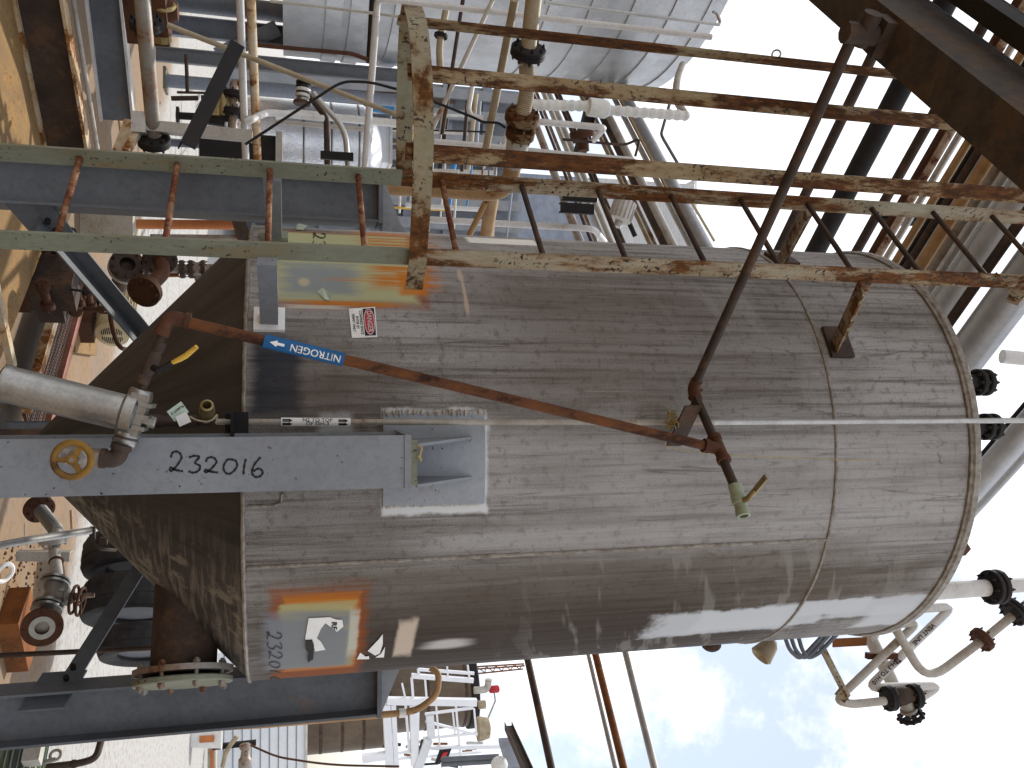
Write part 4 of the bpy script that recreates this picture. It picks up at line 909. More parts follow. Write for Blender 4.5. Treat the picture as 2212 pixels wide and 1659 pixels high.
# posts
post('dark web column below the silver tank, nearest the top edge', 600, 78, 9.4, 40, 362, 760, M['bluegrey'], base=True)
post('long grey column crossing the whole pipe cluster', 560, 137, 8.6, 30, 336, 880, M['grey'], base=False)
post('round blue-grey column with a square base plate', 600, 195, 8.2, 27, 358, 900, M['bluegrey'], 'o', base=True)
post('blue-grey channel column near the ladder rail', 430, 312, 8.0, 17, 345, 520, M['bluegrey'])
mb = MB(); mb.bar(P(600, 60, 9.3), P(470, 120, 9.5), Z, .16, .02); solo('brace', 'dark slanting brace from the silver tank down to its column', 'brace', mb, M['bluegrey'])
mb = MB(); a_, b_ = P(310, 272, 5.0), P(545, 295, 5.0); mb.bar(a_, b_, V((1, 0, 0)), .058, .058); t = Thing('square_post', 'pale grey square post with a white end box', 'post'); t.add('post', mb, M['offwhite'])
mb = MB(); mb.box(P(302, 268, 5.0), (1, 0, 0), (0, 1, 0), Z, .055, .05, .035); t.add('end_box', mb, M['white'])
mb = MB(); a_, b_ = P(299, 283, 5.0), P(272, 328, 4.9); mb.bar(a_, b_, Z, .035, .035); mb.bar(P(287, 262, 5.2), P(262, 330, 5.0), Z, .09, .02); solo('brace', 'white and rusty brace slanting from the square post to the floor', 'brace', mb, M['rustwhite'])
mb = MB(); mb.angle(P(*A2(595, 985), 3.75), P(*A1(1340, 580), 3.9), V((0, .3, 1)), .062, .007); solo('angle_iron', 'loose black angle iron with bolt holes hanging aslant', 'angle iron', mb, M['black'])
# level pipes nearer
lvl('pinkish white level pipe with a branch, left of the ladder', None, [(517, -40), (531, 352)], 1.40, 15, M['white'])
pipe('pinkish white branch pipe leaving the level one at an angle', A2, [(1540, 690), (1640, 660), (1880, 545), (2260, 590), (2700, 640)], [5.3, 5.3, 5.5, 5.6, 5.7], 15, M['white'], bend=.1)
lvl('rust-streaked level pipe behind the pinkish white one', None, [(541, -20), (556, 342)], 1.44, 17, M['rustwhite'])
lvl('white level pipe bending upward at its left end', None, [(813, 33), (787, 372)], EYE+.092*5.6, 14, M['white'])
q0 = PZ(813, 33, EYE+.092*5.6); mb = MB(); r_ = 14/scale(q0)/2; u_ = P(840, 8, q0.y); mb.tube([q0, q0-DA*.10, V((q0.x-.07, q0.y-.07, q0.z+.10)), V((q0.x-.07, q0.y-.07, q0.z+2.2))], r_, 14, bend=.1); solo('pipe', 'white riser pipe climbing from the bend beside the cage hoop', 'pipe', mb, M['white'])
lvl('black bar behind the white bent pipe', None, [(806, -20), (797, 135)], EYE+.098*6.2, 13, M['black'], name='steel_bar', cat='bar')
pipe('long beige rod slanting down across the pipe cluster', None, [(362, 54), (900, 265)], [5.0, 5.0], 11, M['beige'], name='tie_rod', cat='rod')
pipe('black hose drooping across the pipes to the cream flange', None, [(530, 312), (594, 270), (726, 184), (748, 176), (799, 177), (847, 190), (888, 200), (1026, 255), (1043, 264), (1077, 265), (1092, 276)], 4.3, 6, M['black'], bend=.12, name='hose', cat='hose')
pipe('brown pipe with an offset bend, left of the twin risers', A4, [(500, 300), (640, 480), (760, 640), (770, 1330)], 6.3, 13, M['brown'], bend=.2)
pipe('galvanised pipe with an offset bend, right of the brown one', A4, [(560, 260), (700, 430), (1035, 800), (1075, 1350)], 6.2, 12, M['galv'], bend=.1)
mb = MB(); mb.bar(PP(A4, 670, 1180, 6.1), PP(A4, 1155, 1212, 6.1), V((1, 0, 0)), .055, .03); solo('pipe_clamp', 'black clamp bar holding the two offset pipes', 'clamp', mb, M['black'])
t = Thing('hose_coupling', 'white and black hose coupling stack above the offset pipes', 'coupling'); c_ = PP(A4, 425, 90, 6.2); d = (PP(A4, 395, 440, 6.2)-c_); L = d.length
for k, (f, r_, m_) in enumerate(((.08, .052, 'black'), (.25, .05, 'black'), (.40, .055, 'white'), (.52, .045, 'black'), (.62, .05, 'white'), (.78, .04, 'alu'), (.92, .06, 'brown'))):
    mb = MB(); mb.disc(c_+d*f, d, r_, L*.14, 20); t.add('coupling_ring', mb, M[m_])
pipe('grey lagged riser with straps, in front of the shiny vessel', A4, [(0, 600), (300, 560), (1000, 640), (2100, 740)], 6.8, 17, M['cloth'], bands=.22)
pipe('slim pale riser just right of the lagged one', A4, [(0, 690), (1310, 800)], 6.7, 10, M['offwhite'])
t = Thing('jacketed_vessel', 'shiny metal jacketed vessel mirroring the pipes, behind the ladder', 'vessel'); c_ = P(705, 330, 9.2); r_ = 105/scale(c_)
z0_, z1_ = P(606, 330, 9.2).z, P(797, 330, 9.2).z; mb = MB(); mb.lathe([(r_, z0_-.5), (r_, z1_-.08), (r_*.9, z1_), (r_*.5, z1_+.1), (.05, z1_+.14)], V((c_.x, c_.y, 0)), Z, 48); t.add('jacket', mb, M['shiny'])
for f in (.25, .55, .85): mb = MB(); mb.lathe([(r_, -.012), (r_*1.012, 0), (r_, .012)], V((c_.x, c_.y, z0_+(z1_-z0_)*f)), Z, 48, cap=False); t.add('seam', mb, M['alu'])
t = Thing('white_cabinet', 'plain white cabinet between the shiny vessel and the cage hoop', 'cabinet'); a_, b_ = P(800, 270, 9.8), P(841, 352, 9.8)
mb = MB(); mb.abox((a_.x, 9.8, a_.z), (b_.x, 10.2, b_.z)); t.add('body', mb, M['sheet']); mb = MB(); mb.abox((a_.x-.02, 9.76, b_.z), (b_.x+.02, 10.24, b_.z+.03)); t.add('lid', mb, M['white'])
mb = MB(); mb.tube([P(808, 224, 9.6), P(850, 232, 9.6)], .085, 20); solo('blue_pipe', 'short bright blue pipe section above the white cabinet', 'pipe', mb, M['bluepipe'])
# valve cluster near the left edge of the shiny vessel
t = Thing('flanged_valve', 'black flanged valve with yellow body parts, between the pale level pipes', 'valve')
c_ = PP(A2, 1375, 420, 5.9); d = (PP(A2, 1370, 620, 5.9)-PP(A2, 1380, 250, 5.9)).normalized()
mb = MB(); mb.tube([PP(A2, 1490, 130, 5.95), PP(A2, 1390, 120, 5.95), PP(A2, 1380, 290, 5.9)], .028, 14, bend=.06); mb.tube([PP(A2, 1375, 320, 5.9), PP(A2, 1365, 830, 5.9)], .03, 14); t.add('pipe_run', mb, M['galvrust'])
for y in (300, 555): mb = MB(); flg(mb, PP(A2, 1376, y, 5.9), d, .075, .022, .018, 8); t.add('flange', mb, M['black'])
mb = MB(); mb.box(PP(A2, 1060, 480, 5.9), d, V((0, 1, 0)), Z, .06, .05, .05); mb.lathe([(.03, -.08), (.05, -.05), (.05, .05), (.03, .08)], PP(A2, 1230, 430, 5.9), d, 12); t.add('body', mb, M['brass'])
mb = MB(); mb.tube([PP(A2, 560, 600, 5.9), PP(A2, 1300, 640, 5.9)], .024, 12); mb.disc(PP(A2, 558, 595, 5.9), Z, .055, .015); mb.bar(PP(A2, 980, 650, 5.9), PP(A2, 1250, 690, 5.9), d, .06, .04); t.add('spindle', mb, M['black'])
mb = MB(); mb.bar(PP(A2, 545, 255, 5.9), PP(A2, 1240, 270, 5.9), d, .014, .01); mb.tube([PP(A2, 680, -300, 5.9), PP(A2, 700, 250, 5.9)], .012, 8); mb.tube([PP(A2, 460, 345, 5.9), PP(A2, 860, 340, 5.9)], .016, 8); mb.tube([PP(A2, 900, 330, 5.9), PP(A2, 1080, 340, 5.9), PP(A2, 1165, 420, 5.9), PP(A2, 1170, 500, 5.9)], .016, 10, bend=.06); t.add('linkage', mb, M['brown'])
t = Thing('electrical_cabinet', 'black cabinet with a pale edge frame left of the shiny vessel', 'cabinet'); a_, b_ = PP(A2, 1480, 860, 7.0), PP(A2, 2000, 1270, 7.0)
mb = MB(); mb.abox((a_.x, 7.0, a_.z-.3), (b_.x+.2, 7.5, b_.z)); t.add('body', mb, M['black']); mb = MB(); mb.abox((a_.x-.03, 6.97, b_.z), (b_.x+.2, 7.5, b_.z+.05)); t.add('frame', mb, M['offwhite'])
# ---- flanged line that turns down behind the ladder
zf = EYE+1.30; t = Thing('flanged_pipe', 'thick cream pipe with big bolted flanges turning down behind the ladder', 'pipe')
f0, f1, f2, f3, f4 = PZ(1156, -30, zf), PZ(1137, 140, zf), PZ(1128, 250, zf), PZ(1118, 315, zf), PZ(1094, 418, zf)
mb = MB(); mb.tube([f0, f1], .045, 18); t.add('pipe_run', mb, M['beige'])
mb = MB(); n_ = 26; rr = [.043+(.003 if k % 2 else 0) for k in range(n_*2+1)]; mb.tube([f1+(f2-f1)*(k/(n_*2))+Z*.015*math.sin(math.pi*k/(n_*2)) for k in range(n_*2+1)], rr, 18); t.add('braided_hose', mb, M['beige'])
for p, r_, m_ in ((PZ(1141, 112, zf), .100, 'black'), (PZ(1128, 253, zf), .10, 'cage'), (PZ(1124, 288, zf), .085, 'cage')):
    mb = MB(); flg(mb, p, DA, r_, .030, .025, 8); t.add('flange', mb, M[m_])
mb = MB(); mb.lathe([(.085, -.02), (.07, .03), (.062, .12), (.058, .2)], PZ(1122, 293, zf), DA, 20); t.add('reducer', mb, M['offwhite'])
mb = MB(); mb.tube([f3, f4, f4-Z*1.4], .052, 20, bend=.13); t.add('elbow', mb, M['tan'])
lvl('beige level pipe passing in front of the pipe rack, left of the braided hose', None, [(1112, 0), (1048, 330)], EYE+1.22, 16, M['beige'])
pipe('thick tan pipe dropping behind the tank edge under the elbow', A7, [(1500, 330), (1400, 960)], [5.4, 5.9], 27, M['tan'])
pipe('tan brace pipe slanting beside the thick dropping one', A7, [(1400, 500), (1170, 960)], [5.5, 5.7], 13, M['tan'])
pipe('white-topped beige rod slanting left of the beige level pipe', None, [(1068, -8), (934, 278)], 5.2, 10, M['offwhite'], name='tie_rod', cat='rod')
pipe('brown level pipe crossing behind the slanting rod', None, [(1000, 0), (955, 290)], 6.0, 9, M['brown'])
pipe('galvanised level pipe right of the cage hoop with a flange', None, [(966, 10), (948, 100), (952, 165)], 5.6, 15, M['beige'], flanges=((0, .75),), fmat=M['black'])
pipe('brown hooked pipe seen inside the cage hoop', A4, [(2040, 440), (1950, 1180), (2000, 1320), (2080, 1330)], 6.0, 12, M['beige'], bend=.1)
pipe('pale level pipe with a black band, in the rack left of the beige pipe', A5, [(620, 60), (570, 350), (600, 420), (720, 440)], 7.0, 11, M['white'], bend=.12)
pipe('white riser with an elbow near the wrapped pipe', A5, [(1200, 470), (1960, 535), (1850, 665)], [6.0, 6.0, 6.6], 14, M['white'], bend=.07)
pipe('white riser just under the wide cage bar', A5, [(220, 680), (900, 740), (1460, 800), (2260, 868), (2240, 930)], 6.0, 13, M['white'], bend=.05)
pipe('lowest white riser, bending away behind the tank edge', A5, [(150, 1475), (1850, 1570), (1975, 1720)], [6.4, 6.4, 7.0], 14, M['white'], bend=.1)
t = Thing('lagged_pipe', 'white cloth-wrapped pipe with a bulging valve cover', 'pipe')
q = [P(1148, 226, 6.0), P(1268, 229, 6.0)]; mb = MB(); mb.tube([q[0]+(q[1]-q[0])*k/24 for k in range(25)], [.037+.004*math.sin(k*1.9)+.002*random.random() for k in range(25)], 16); t.add('wrapping', mb, M['cloth'])
mb = MB(); d = (P(1315, 236, 6.0)-P(1268, 229, 6.0)); mb.lathe([(.04, 0), (.066, .012), (.068, d.length*.85), (.05, d.length)], P(1268, 230, 6.0), d, 18); t.add('valve_cover', mb, M['cloth'])
q = [P(1313, 238, 6.0), P(1481, 250, 6.0)]; mb = MB(); mb.tube([q[0]+(q[1]-q[0])*k/34 for k in range(35)], [.036+.004*math.sin(k*1.7)+.002*random.random() for k in range(35)], 16); mb.sphere(q[1], .036, 14, 8); t.add('wrapping', mb, M['cloth'])
mb = MB(); mb.tube([P(1481, 249, 6.0), P(1459, 214, 6.25), P(1463, 170, 6.4), P(1475, 140, 6.6)], .03, 14, bend=.2); t.add('bare_pipe', mb, M['offwhite'])
pipe('thin grey conduit zigzag against the sky beyond the wrapped pipe', None, [(1452, 205), (1428, 290), (1434, 302), (1468, 360)], 7.2, 7, M['darkgrey'], bend=.05, name='conduit', cat='conduit')
pipe('thin dark conduit loop in front of the rack', A6, [(0, 610), (590, 665), (735, 600), (690, 770)], 6.6, 6, M['brown'], bend=.05, name='conduit', cat='conduit')
pipe('pole with yellow bands slanting against the sky above the rack', A6, [(1215, 1190), (1440, 1575)], 12, 6, M['beige'], name='pole', cat='pole')
t = Thing('sight_glass', 'white ribbed cylinder fitting on a grey pipe in front of the rack', 'fitting'); a_, b_ = PP(A6, 620, 1140, 7.5), PP(A6, 515, 1440, 7.5); d = b_-a_
mb = MB(); mb.tube([a_, b_], .038, 14); t.add('pipe_run', mb, M['galv']); mb = MB(); mb.lathe([(.08, -.10), (.105, -.09), (.105, .09), (.08, .10)], a_+d*.5, d, 20); t.add('cylinder', mb, M['white'])
mb = MB()
for k in range(16):
    x_, y_ = frame(d); an = k*math.pi/8; o_ = (x_*math.cos(an)+y_*math.sin(an))*.108; mb.bar(a_+d*.5+o_-d.normalized()*.085, a_+d*.5+o_+d.normalized()*.085, o_.cross(d), .012, .008)
t.add('ribs', mb, M['offwhite']); pipe('black capped rod under the rack pipes', A6, [(520, 1150), (690, 1530)], 8.0, 11, M['black'], name='rod', cat='rod')
# ---- pipe rack running the other way behind the tank
HR = EYE+3.3
for i, (x, w_, m_, lab, dz) in enumerate((
    (60, 52, 'galvrust', 'broad dull grey pipe, first of the rack behind the ladder', 0), (165, 22, 'brown', 'slim brown pipe beside the broad dull grey one', .1), (205, 24, 'galvrust', 'streaked grey pipe third in the rack', 0),
    (285, 40, 'galv', 'bright bare metal pipe in the rack, next to an off-white one', .05), (345, 38, 'offwhite', 'off-white rack pipe touching the bright metal one', .05), (415, 26, 'rust', 'red-brown rack pipe left of the white ribbed fitting', -.05), (455, 26, 'brown', 'dark brown rack pipe beside the red-brown one', -.05),
    (690, 30, 'beige', 'beige rack pipe right of the white ribbed fitting', 0), (735, 26, 'galvrust', 'dull grey rack pipe beside the black one', 0), (815, 48, 'brown', 'broad blackish pipe in the rack', 0), (885, 60, 'offwhite', 'broad cream pipe in the rack against the white wall', .05),
    (1050, 38, 'galv', 'grey pipe with a clamp, near the outer edge of the rack', 0), (1105, 20, 'tan', 'narrow tan pipe tucked beside the outermost rack pipe', 0), (1185, 78, 'silver', 'outermost rack pipe with a silver jacket and black bands', .1))):
    x_, y_ = A6(x, 1300); run(lab, x_, y_, w_/2.37*.54*1.5, M[m_], H=HR+dz, d=-DB, t0=-11, name='rack_pipe', group='pipes on the rack behind the tank', seams=1.1 if m_ == 'silver' else None, azend=4)
p, q_ = PZ(1290, 178, HR-.2), PZ(1250, 340, HR-.2); mb = MB(); mb.ibeam(p, q_, Z, .12, .09); solo('cross_beam', 'dark cross beam under the rack, close to the valve cover', 'beam', mb, M['black'])
for k, (x0, x1, lab) in enumerate(((0, 330, 'dark channel rail, upper of two short ones behind the ladder rungs'), (-20, 300, 'dark channel rail, lower of two short ones behind the ladder rungs'))):
    y = 1145+k*115; mb = MB(); mb.chan(PP(A6, x0, y-8, 6.2), PP(A6, x1, y+12, 6.2), V((1, 0, 0)), .075, .04); solo('channel_rail', lab, 'rail', mb, M['black'])
mb = MB(); flg(mb, PP(A6, 190, 560, 7.0), V((1, .2, .3)), .11, .04, .03, 6); mb.tube([PP(A6, 190, 560, 7.0), PP(A6, 200, 720, 7.0)], .05, 12); solo('flange_pair', 'rusty orange flange pair in the gap of the rack', 'flange', mb, M['rust'])
# ---- far buildings at the left
t = Thing('corrugated_building', 'white corrugated wall far behind the pipe rack', 'building'); a_, b_ = P(1292, 420, 30), P(1500, 540, 30); mb = MB()
n_ = 60; q = []
for k in range(n_*2+1): q.append((a_.z+(b_.z-a_.z)*k/(n_*2), .05 if k % 2 else 0))
mb.quad_grid([[V((a_.x-.6, 30-o_, z)), V((b_.x+3, 30-o_, z))] for z, o_ in q], closed=False); t.add('wall', mb, M['sheet'])
mb = MB(); mb.abox((a_.x-.6, 30.05, 0), (b_.x+3, 34, a_.z)); t.add('base', mb, M['bluegrey']); mb = MB(); mb.abox((a_.x-.8, 30.06, b_.z), (b_.x+3.1, 34, b_.z+.12)); t.add('roof', mb, M['sheet'])
t = Thing('process_building', 'pale blue-grey clad building behind the columns and risers', 'building'); a_, b_ = P(600, 150, 24), P(1150, 560, 24)
mb = MB(); mb.abox((a_.x, 24, a_.z-.2), (b_.x, 30, P(1120, 300, 24).z)); t.add('wall', mb, M['cladding']); mb = MB()
for x in (700, 790, 880, 965, 1050): z = P(x, 300, 24).z; mb = MB(); mb.abox((a_.x, 23.85, z-.13), (b_.x, 23.99, z+.13)); t.add('girt', mb, M['bluegrey'])
for y in (205, 250, 300, 345, 392, 440, 486): xx = P(900, y, 24).x; mb = MB(); mb.abox((xx-.14, 23.6, 0), (xx+.14, 23.8, P(1120, 300, 24).z)); t.add('pilaster', mb, M['grey'])
random.seed(11)
cl_m = ['offwhite', 'galv', 'beige', 'brown', 'white', 'bluegrey', 'yellow', 'darkgrey', 'galvrust', 'black', 'bluepipe']
cl_n = ['cream', 'bare metal', 'beige', 'dark brown', 'white', 'blue-grey', 'yellow', 'dark grey', 'streaked grey', 'black', 'blue']
for k in range(48):                               # far pipework: each run a pipe of its own
    m_ = k % len(cl_m); up = k % 3 == 0
    if up: x0 = random.uniform(640, 900); y = random.uniform(190, 500); pts = [(x0, y), (x0+random.uniform(120, 330), y+10)]
    else: x0 = random.uniform(845, 1110); y = random.uniform(195, 380); pts = [(x0, y), (x0-random.uniform(4, 18), y+random.uniform(60, 170))]
    Yk = random.uniform(11, 21); w_ = random.choice((4, 5, 6, 8, 10))
    pipe('distant %s pipe in the tangle of pipework behind the cage' % cl_n[m_], None, pts, Yk, w_, M[cl_m[m_]], name='far_pipe', group='distant %s pipes behind the cage' % cl_n[m_], n=8)

# ---- between the left column and the cone
t = Thing('orange_post', 'rust-orange upright pipe post behind the ladder foot', 'post'); mb = MB(); a_, b_ = P(334, 486, 8.0), P(516, 486, 8.0); r_ = 10.5/scale(a_); mb.tube([V((a_.x, a_.y, .4)), b_], r_, 20); t.add('post', mb, M['orangepaint'])
mb = MB(); mb.abox((a_.x-.2, a_.y-.2, 0), (a_.x+.2, a_.y+.2, .4)); t.add('footing', mb, M['concrete'])
t = pipe('grey upright pipe with black arrow labels beside the orange post', None, [(325, 511), (520, 513)], 7.0, 11, M['galvrust'])
mb = MB(); mb.bar(PP(B2, 1660, 395, 7.0), PP(B2, 1760, 720, 7.0), Z, .10, .12); solo('channel_rail', 'dark brown channel crossing the orange post near its top', 'rail', mb, M['brown'])
t = Thing('flanged_valve', 'small flanged valve line against the concrete beside the cone', 'valve')
a_, b_ = PP(B2, 330, 1095, 6.2), PP(B2, 1330, 1070, 6.2); d = b_-a_; mb = MB(); mb.tube([a_, b_], .028, 14); t.add('pipe_run', mb, M['galvrust'])
for x in (445, 925, 1045, 1210): mb = MB(); flg(mb, PP(B2, x, 1085, 6.2), d, .062, .016, .012, 6); t.add('flange', mb, M['brown'])
mb = MB(); mb.lathe([(.03, -.08), (.05, -.03), (.05, .03), (.03, .08)], PP(B2, 1120, 1090, 6.2), d, 14); mb.tube([PP(B2, 1110, 1160, 6.2), PP(B2, 1140, 1240, 6.2)], .02, 10); t.add('body', mb, M['galvrust'])
mb = MB(); mb.tube([PP(B2, 500, 1155, 6.25), PP(B2, 880, 1150, 6.25)], .02, 10); t.add('sleeve', mb, M['orange'])
t = Thing('flanged_elbow', 'rusty pipe elbow ending in an open flange, left of the cone', 'pipe')
e0, e1, e2 = PP(B2, 630, 960, 5.6), PP(B2, 680, 1130, 5.5), PP(B2, 430, 1370, 5.3); mb = MB(); mb.tube([e0, e1, e1+(e2-e1)*.5, e2], .042, 16, bend=.12); t.add('elbow', mb, M['rust'])
mb = MB(); flg(mb, e0, e1-e0, .10, .025, .02, 8); t.add('flange', mb, M['brown']); mb = MB(); flg(mb, e2, e2-e1, .095, .025, .02, 8); t.add('flange', mb, M['rust'])
t = Thing('blind_flange', 'round studded flange cover with a white gasket ring, beside the rusty elbow', 'flange'); c_ = PP(B2, 190, 1040, 5.7); ax_ = V((-.25, -.8, .25))
mb = MB(); mb.lathe([(.03, -.01), (.062, -.01), (.10, 0), (.10, .03), (.045, .03), (.045, .0)], c_, ax_, 24, cap=False); mb.disc(c_-ax_.normalized()*.02, ax_, .06, .02); mb.bolts(c_+ax_.normalized()*.03, ax_, .086, 10, .010, .05); t.add('cover', mb, M['brown'])
mb = MB(); mb.ring(c_-ax_.normalized()*.03, ax_, .104, .06, .03); t.add('gasket', mb, M['offwhite']); mb = MB(); mb.tube([c_-ax_.normalized()*.03, c_-ax_.normalized()*.3], .055, 16); t.add('neck', mb, M['brown'])
# pump motor, its base, walkway
t = Thing('electric_motor', 'cream motor with a slotted round end cover, behind the grey brace', 'motor'); c_ = P(243, 720, 7.5); r_ = 37/scale(c_); bd = DB
mb = MB(); mb.lathe([(r_*.55, -.03), (r_*.93, -.015), (r_, .02), (r_, .13)], c_, bd, 36); ec = t.add('end_cover', mb, M['cream'])
mb = MB(); x_, y_ = frame(bd)
for k in range(-5, 6):
    L = math.sqrt(max(.01, 1-(k/6)**2))*r_*.62
    for sg in (-1, 1): mb.bar(c_-bd*.031+Z*k*r_*.105+DA*sg*L*.22, c_-bd*.031+Z*k*r_*.105+DA*sg*L, Z, r_*.045, .006)
t.add('slots', mb, M['black'], ec)
mb = MB(); mb.lathe([(r_*.92, .13), (r_*.92, .5), (r_*.7, .54), (r_*.4, .55)], c_, bd, 36)
for k in range(24):
    an = k*math.pi/12; o_ = DA*math.cos(an)+Z*math.sin(an); mb.bar(c_+bd*.15+o_*r_*.97, c_+bd*.47+o_*r_*.97, o_, r_*.13, .005)
t.add('body', mb, M['cream']); mb = MB(); mb.box(c_+bd*.3-Z*(r_+.06), bd, DA, Z, .3, r_*.8, .05); t.add('foot', mb, M['rust'])
mb = MB(); mb.tube([P(236, 655, 5.95), P(240, 700, 5.9), P(252, 740, 5.85), P(262, 752, 5.85), P(290, 760, 6.3)], .014, 10, bend=.08); solo('conduit', 'thin red-rust conduit bending in front of the motor cover', 'conduit', mb, M['rust'])
mb = MB(); mb.abox((c_.x-.2, c_.y-.1, 0), (c_.x+.16, c_.y+.7, max(c_.z-r_-.11, .05))); solo('concrete_block', 'low concrete block under the cream motor', 'block', mb, M['stained'])
t = Thing('pump', 'dark rusty pump block on the floor left of the walkway', 'pump'); c_ = P(120, 610, 5.6)
mb = MB(); mb.box(c_, DA, DB, Z, .10, .14, .12); mb.box(c_+DA*.16-Z*.03, DA, DB, Z, .05, .12, .07); t.add('casing', mb, M['brown'])
random.seed(21); mb = MB()
for k in range(9):
    o_ = c_+DA*random.uniform(-.16, .24)+DB*random.uniform(-.2, .3)+Z*random.uniform(-.1, .15); r_ = random.uniform(.02, .05); ax_ = random.choice((DA, DB, Z)); mb.lathe([(r_*.7, -.09), (r_, -.08), (r_, -.05), (r_*.6, -.045), (r_*.6, .05), (r_, .055), (r_, .09)], o_, ax_, 12)
    mb.bolts(o_+ax_*.09, ax_, r_*.75, 4, .007, .03)
t.add('fittings', mb, M['rust']); mb = MB(); mb.lathe([(.10, -.04), (.13, -.02), (.13, .02), (.10, .04)], c_+DB*.2, DB, 20); mb.tube([c_, c_+DB*.5], .04, 12); t.add('coupling', mb, M['black'])
mb = MB(); mb.box(V((c_.x, c_.y, c_.z/2-.06)), DA, DB, Z, .1, .16, c_.z/2-.06); t.add('base', mb, M['rust'])
w0 = PZ(105, 790, .14); w1 = PZ(150, 632, .14); d = (w1-w0).normalized(); s_ = d.cross(Z); s_ = s_ if s_.y > 0 else -s_
t = Thing('walkway', 'red-brown perforated steel walkway plate between two reddish rails', 'walkway'); hw_ = .17
mb = MB(); mb.bar(w0-d*.6, w1+d*.3, s_, hw_*2, .02); t.add('deck', mb, M['rust'])
mb = MB()
for k in range(60):
    for j in range(5): mb.bar(w0-d*.58+d*k*.03+s_*(j-2)*.062-s_*.02+Z*.012, w0-d*.58+d*k*.03+s_*(j-2)*.062+s_*.02+Z*.012, d, .008, .004)
t.add('holes', mb, M['ink'])
for g in (-1, 1): mb = MB(); mb.bar(w0-d*.6+s_*g*(hw_+.035)+Z*.02, w1+d*.3+s_*g*(hw_+.035)+Z*.02, s_, .07, .05); t.add('rail', mb, M['redsteel'] if g > 0 else M['rustwhite'])
mb = MB(); mb.tube([P(150, 625, 5.2), P(190, 630, 5.2), P(230, 640, 5.3), P(262, 660, 5.4)], .007, 8, bend=.1); solo('cable', 'thin black cable trailing from the pump to the motor', 'cable', mb, M['black'])
alongA('rusty white curb angle at the left edge, under the aluminium bowl', 'floor_beam', 'beam', (8, 690), (32, 800), .35, .03, .05, M['rustwhite'], group='beams along the floor')

# ---- lower left, right of the front column
t = Thing('pipe_assembly', 'pale flanged pipe with a braided section and an open end flange near the floor', 'pipe')
q = lambda x, y, Y: PP(B3, x, y, Y)
a_, b_ = q(400, 215, 5.6), q(575, 440, 5.4); d = b_-a_; mb = MB(); n_ = 18; mb.tube([a_+d*(k/36) for k in range(37)], [.036+(.004 if k % 2 else 0) for k in range(37)], 16); t.add('braided_hose', mb, M['alu'])
mb = MB(); flg(mb, a_, d, .085, .022, .016, 8); t.add('flange', mb, M['rust']); mb = MB(); flg(mb, q(545, 535, 5.35), q(560, 700, 5.3)-q(545, 500, 5.3), .075, .02, .016, 8); t.add('flange', mb, M['offwhite'])
c0, c1 = q(550, 580, 5.35), q(585, 930, 5.15); mb = MB(); mb.tube([b_, c0, c1], .030, 16, bend=.05); t.add('pipe_run', mb, M['offwhite'])
mb = MB(); mb.torus(q(575, 755, 5.25), c1-c0, .033, .007, 20, 6); t.add('u_bolt', mb, M['rust'])
e1 = q(485, 1260, 5.0); dv = (e1-c1).normalized()
mb = MB(); flg(mb, q(558, 985, 5.12), dv, .078, .016, .026, 8, False); t.add('flange', mb, M['alu']); mb = MB(); flg(mb, q(485, 1225, 5.0), dv, .078, .016, .026, 8, False); t.add('flange', mb, M['alu'])
mb = MB(); mb.lathe([(.05, 0), (.036, .03), (.036, .06), (.046, .09), (.046, .12), (.036, .15), (.036, .18), (.05, .21)], q(550, 1010, 5.1), dv, 18); mb.lathe([(.04, 0), (.03, .05), (.05, .06), (.05, .075), (.02, .08), (.012, .2)], q(545, 1120, 5.06), Z, 12); t.add('valve_body', mb, M['galvrust'])
for x, y in ((755, 1145), (825, 1165)): mb = MB(); mb.torus(q(x, y, 5.02), V((.15, -.1, 1)), .072, .008, 30, 8); mb.bar(q(x, y, 5.02)-V((.07, 0, 0)), q(x, y, 5.02)+V((.07, 0, 0)), V((0, 1, 0)), .014, .008); mb.bar(q(x, y, 5.02)-V((0, .07, 0)), q(x, y, 5.02)+V((0, .07, 0)), V((1, 0, 0)), .014, .008); t.add('handwheel', mb, M['rust'])
ef = q(430, 1425, 4.85); de = (ef-e1).normalized()*.55+V((0, -.75, .25)); mb = MB(); mb.tube([e1, ef], .034, 14); t.add('nipple', mb, M['galvrust']); mb = MB(); mb.ring(ef, de, .098, .034, .022); mb.bolts(ef, de, .08, 4, .006, .03); ef_ = t.add('end_flange', mb, M['rust'])
mb = MB(); mb.ring(ef+de.normalized()*.0125, de, .060, .034, .006); t.add('raised_face', mb, M['offwhite'], ef_); mb = MB(); mb.disc(ef-de.normalized()*.02, de, .036, .01); t.add('bore', mb, M['black'], ef_)
pipe('grey slanting pipe in front of the braided section', B3, [(-150, 620), (240, 545), (920, 440)], [4.5, 4.6, 4.9], 17, M['galv'])
mb = MB(); mb.angle(q(165, 655, 5.5), q(715, 660, 5.5), V((1, 0, 0)), .055, .006); solo('angle_post', 'pale grey angle post that carries the flanged pipe', 'post', mb, M['offwhite'])
pipe('short thin tan pipe beside the cone bottom', B3, [(725, 230), (735, 425)], 6.4, 6, M['tan'])
mb = MB(); mb.box(q(1060, 545, 5.4), (1, 0, 0), (0, 1, 0), Z, .02, .02, .02); mb.tube([q(960, 540, 5.4), q(990, 590, 5.4), q(1030, 630, 5.4), q(1180, 640, 5.5)], .010, 8, bend=.05); mb.bar(q(945, 400, 5.4), q(945, 560, 5.4), Z, .03, .03); solo('limit_switch', 'small brown box with a looped cable under the cone edge', 'switch', mb, M['brown'])
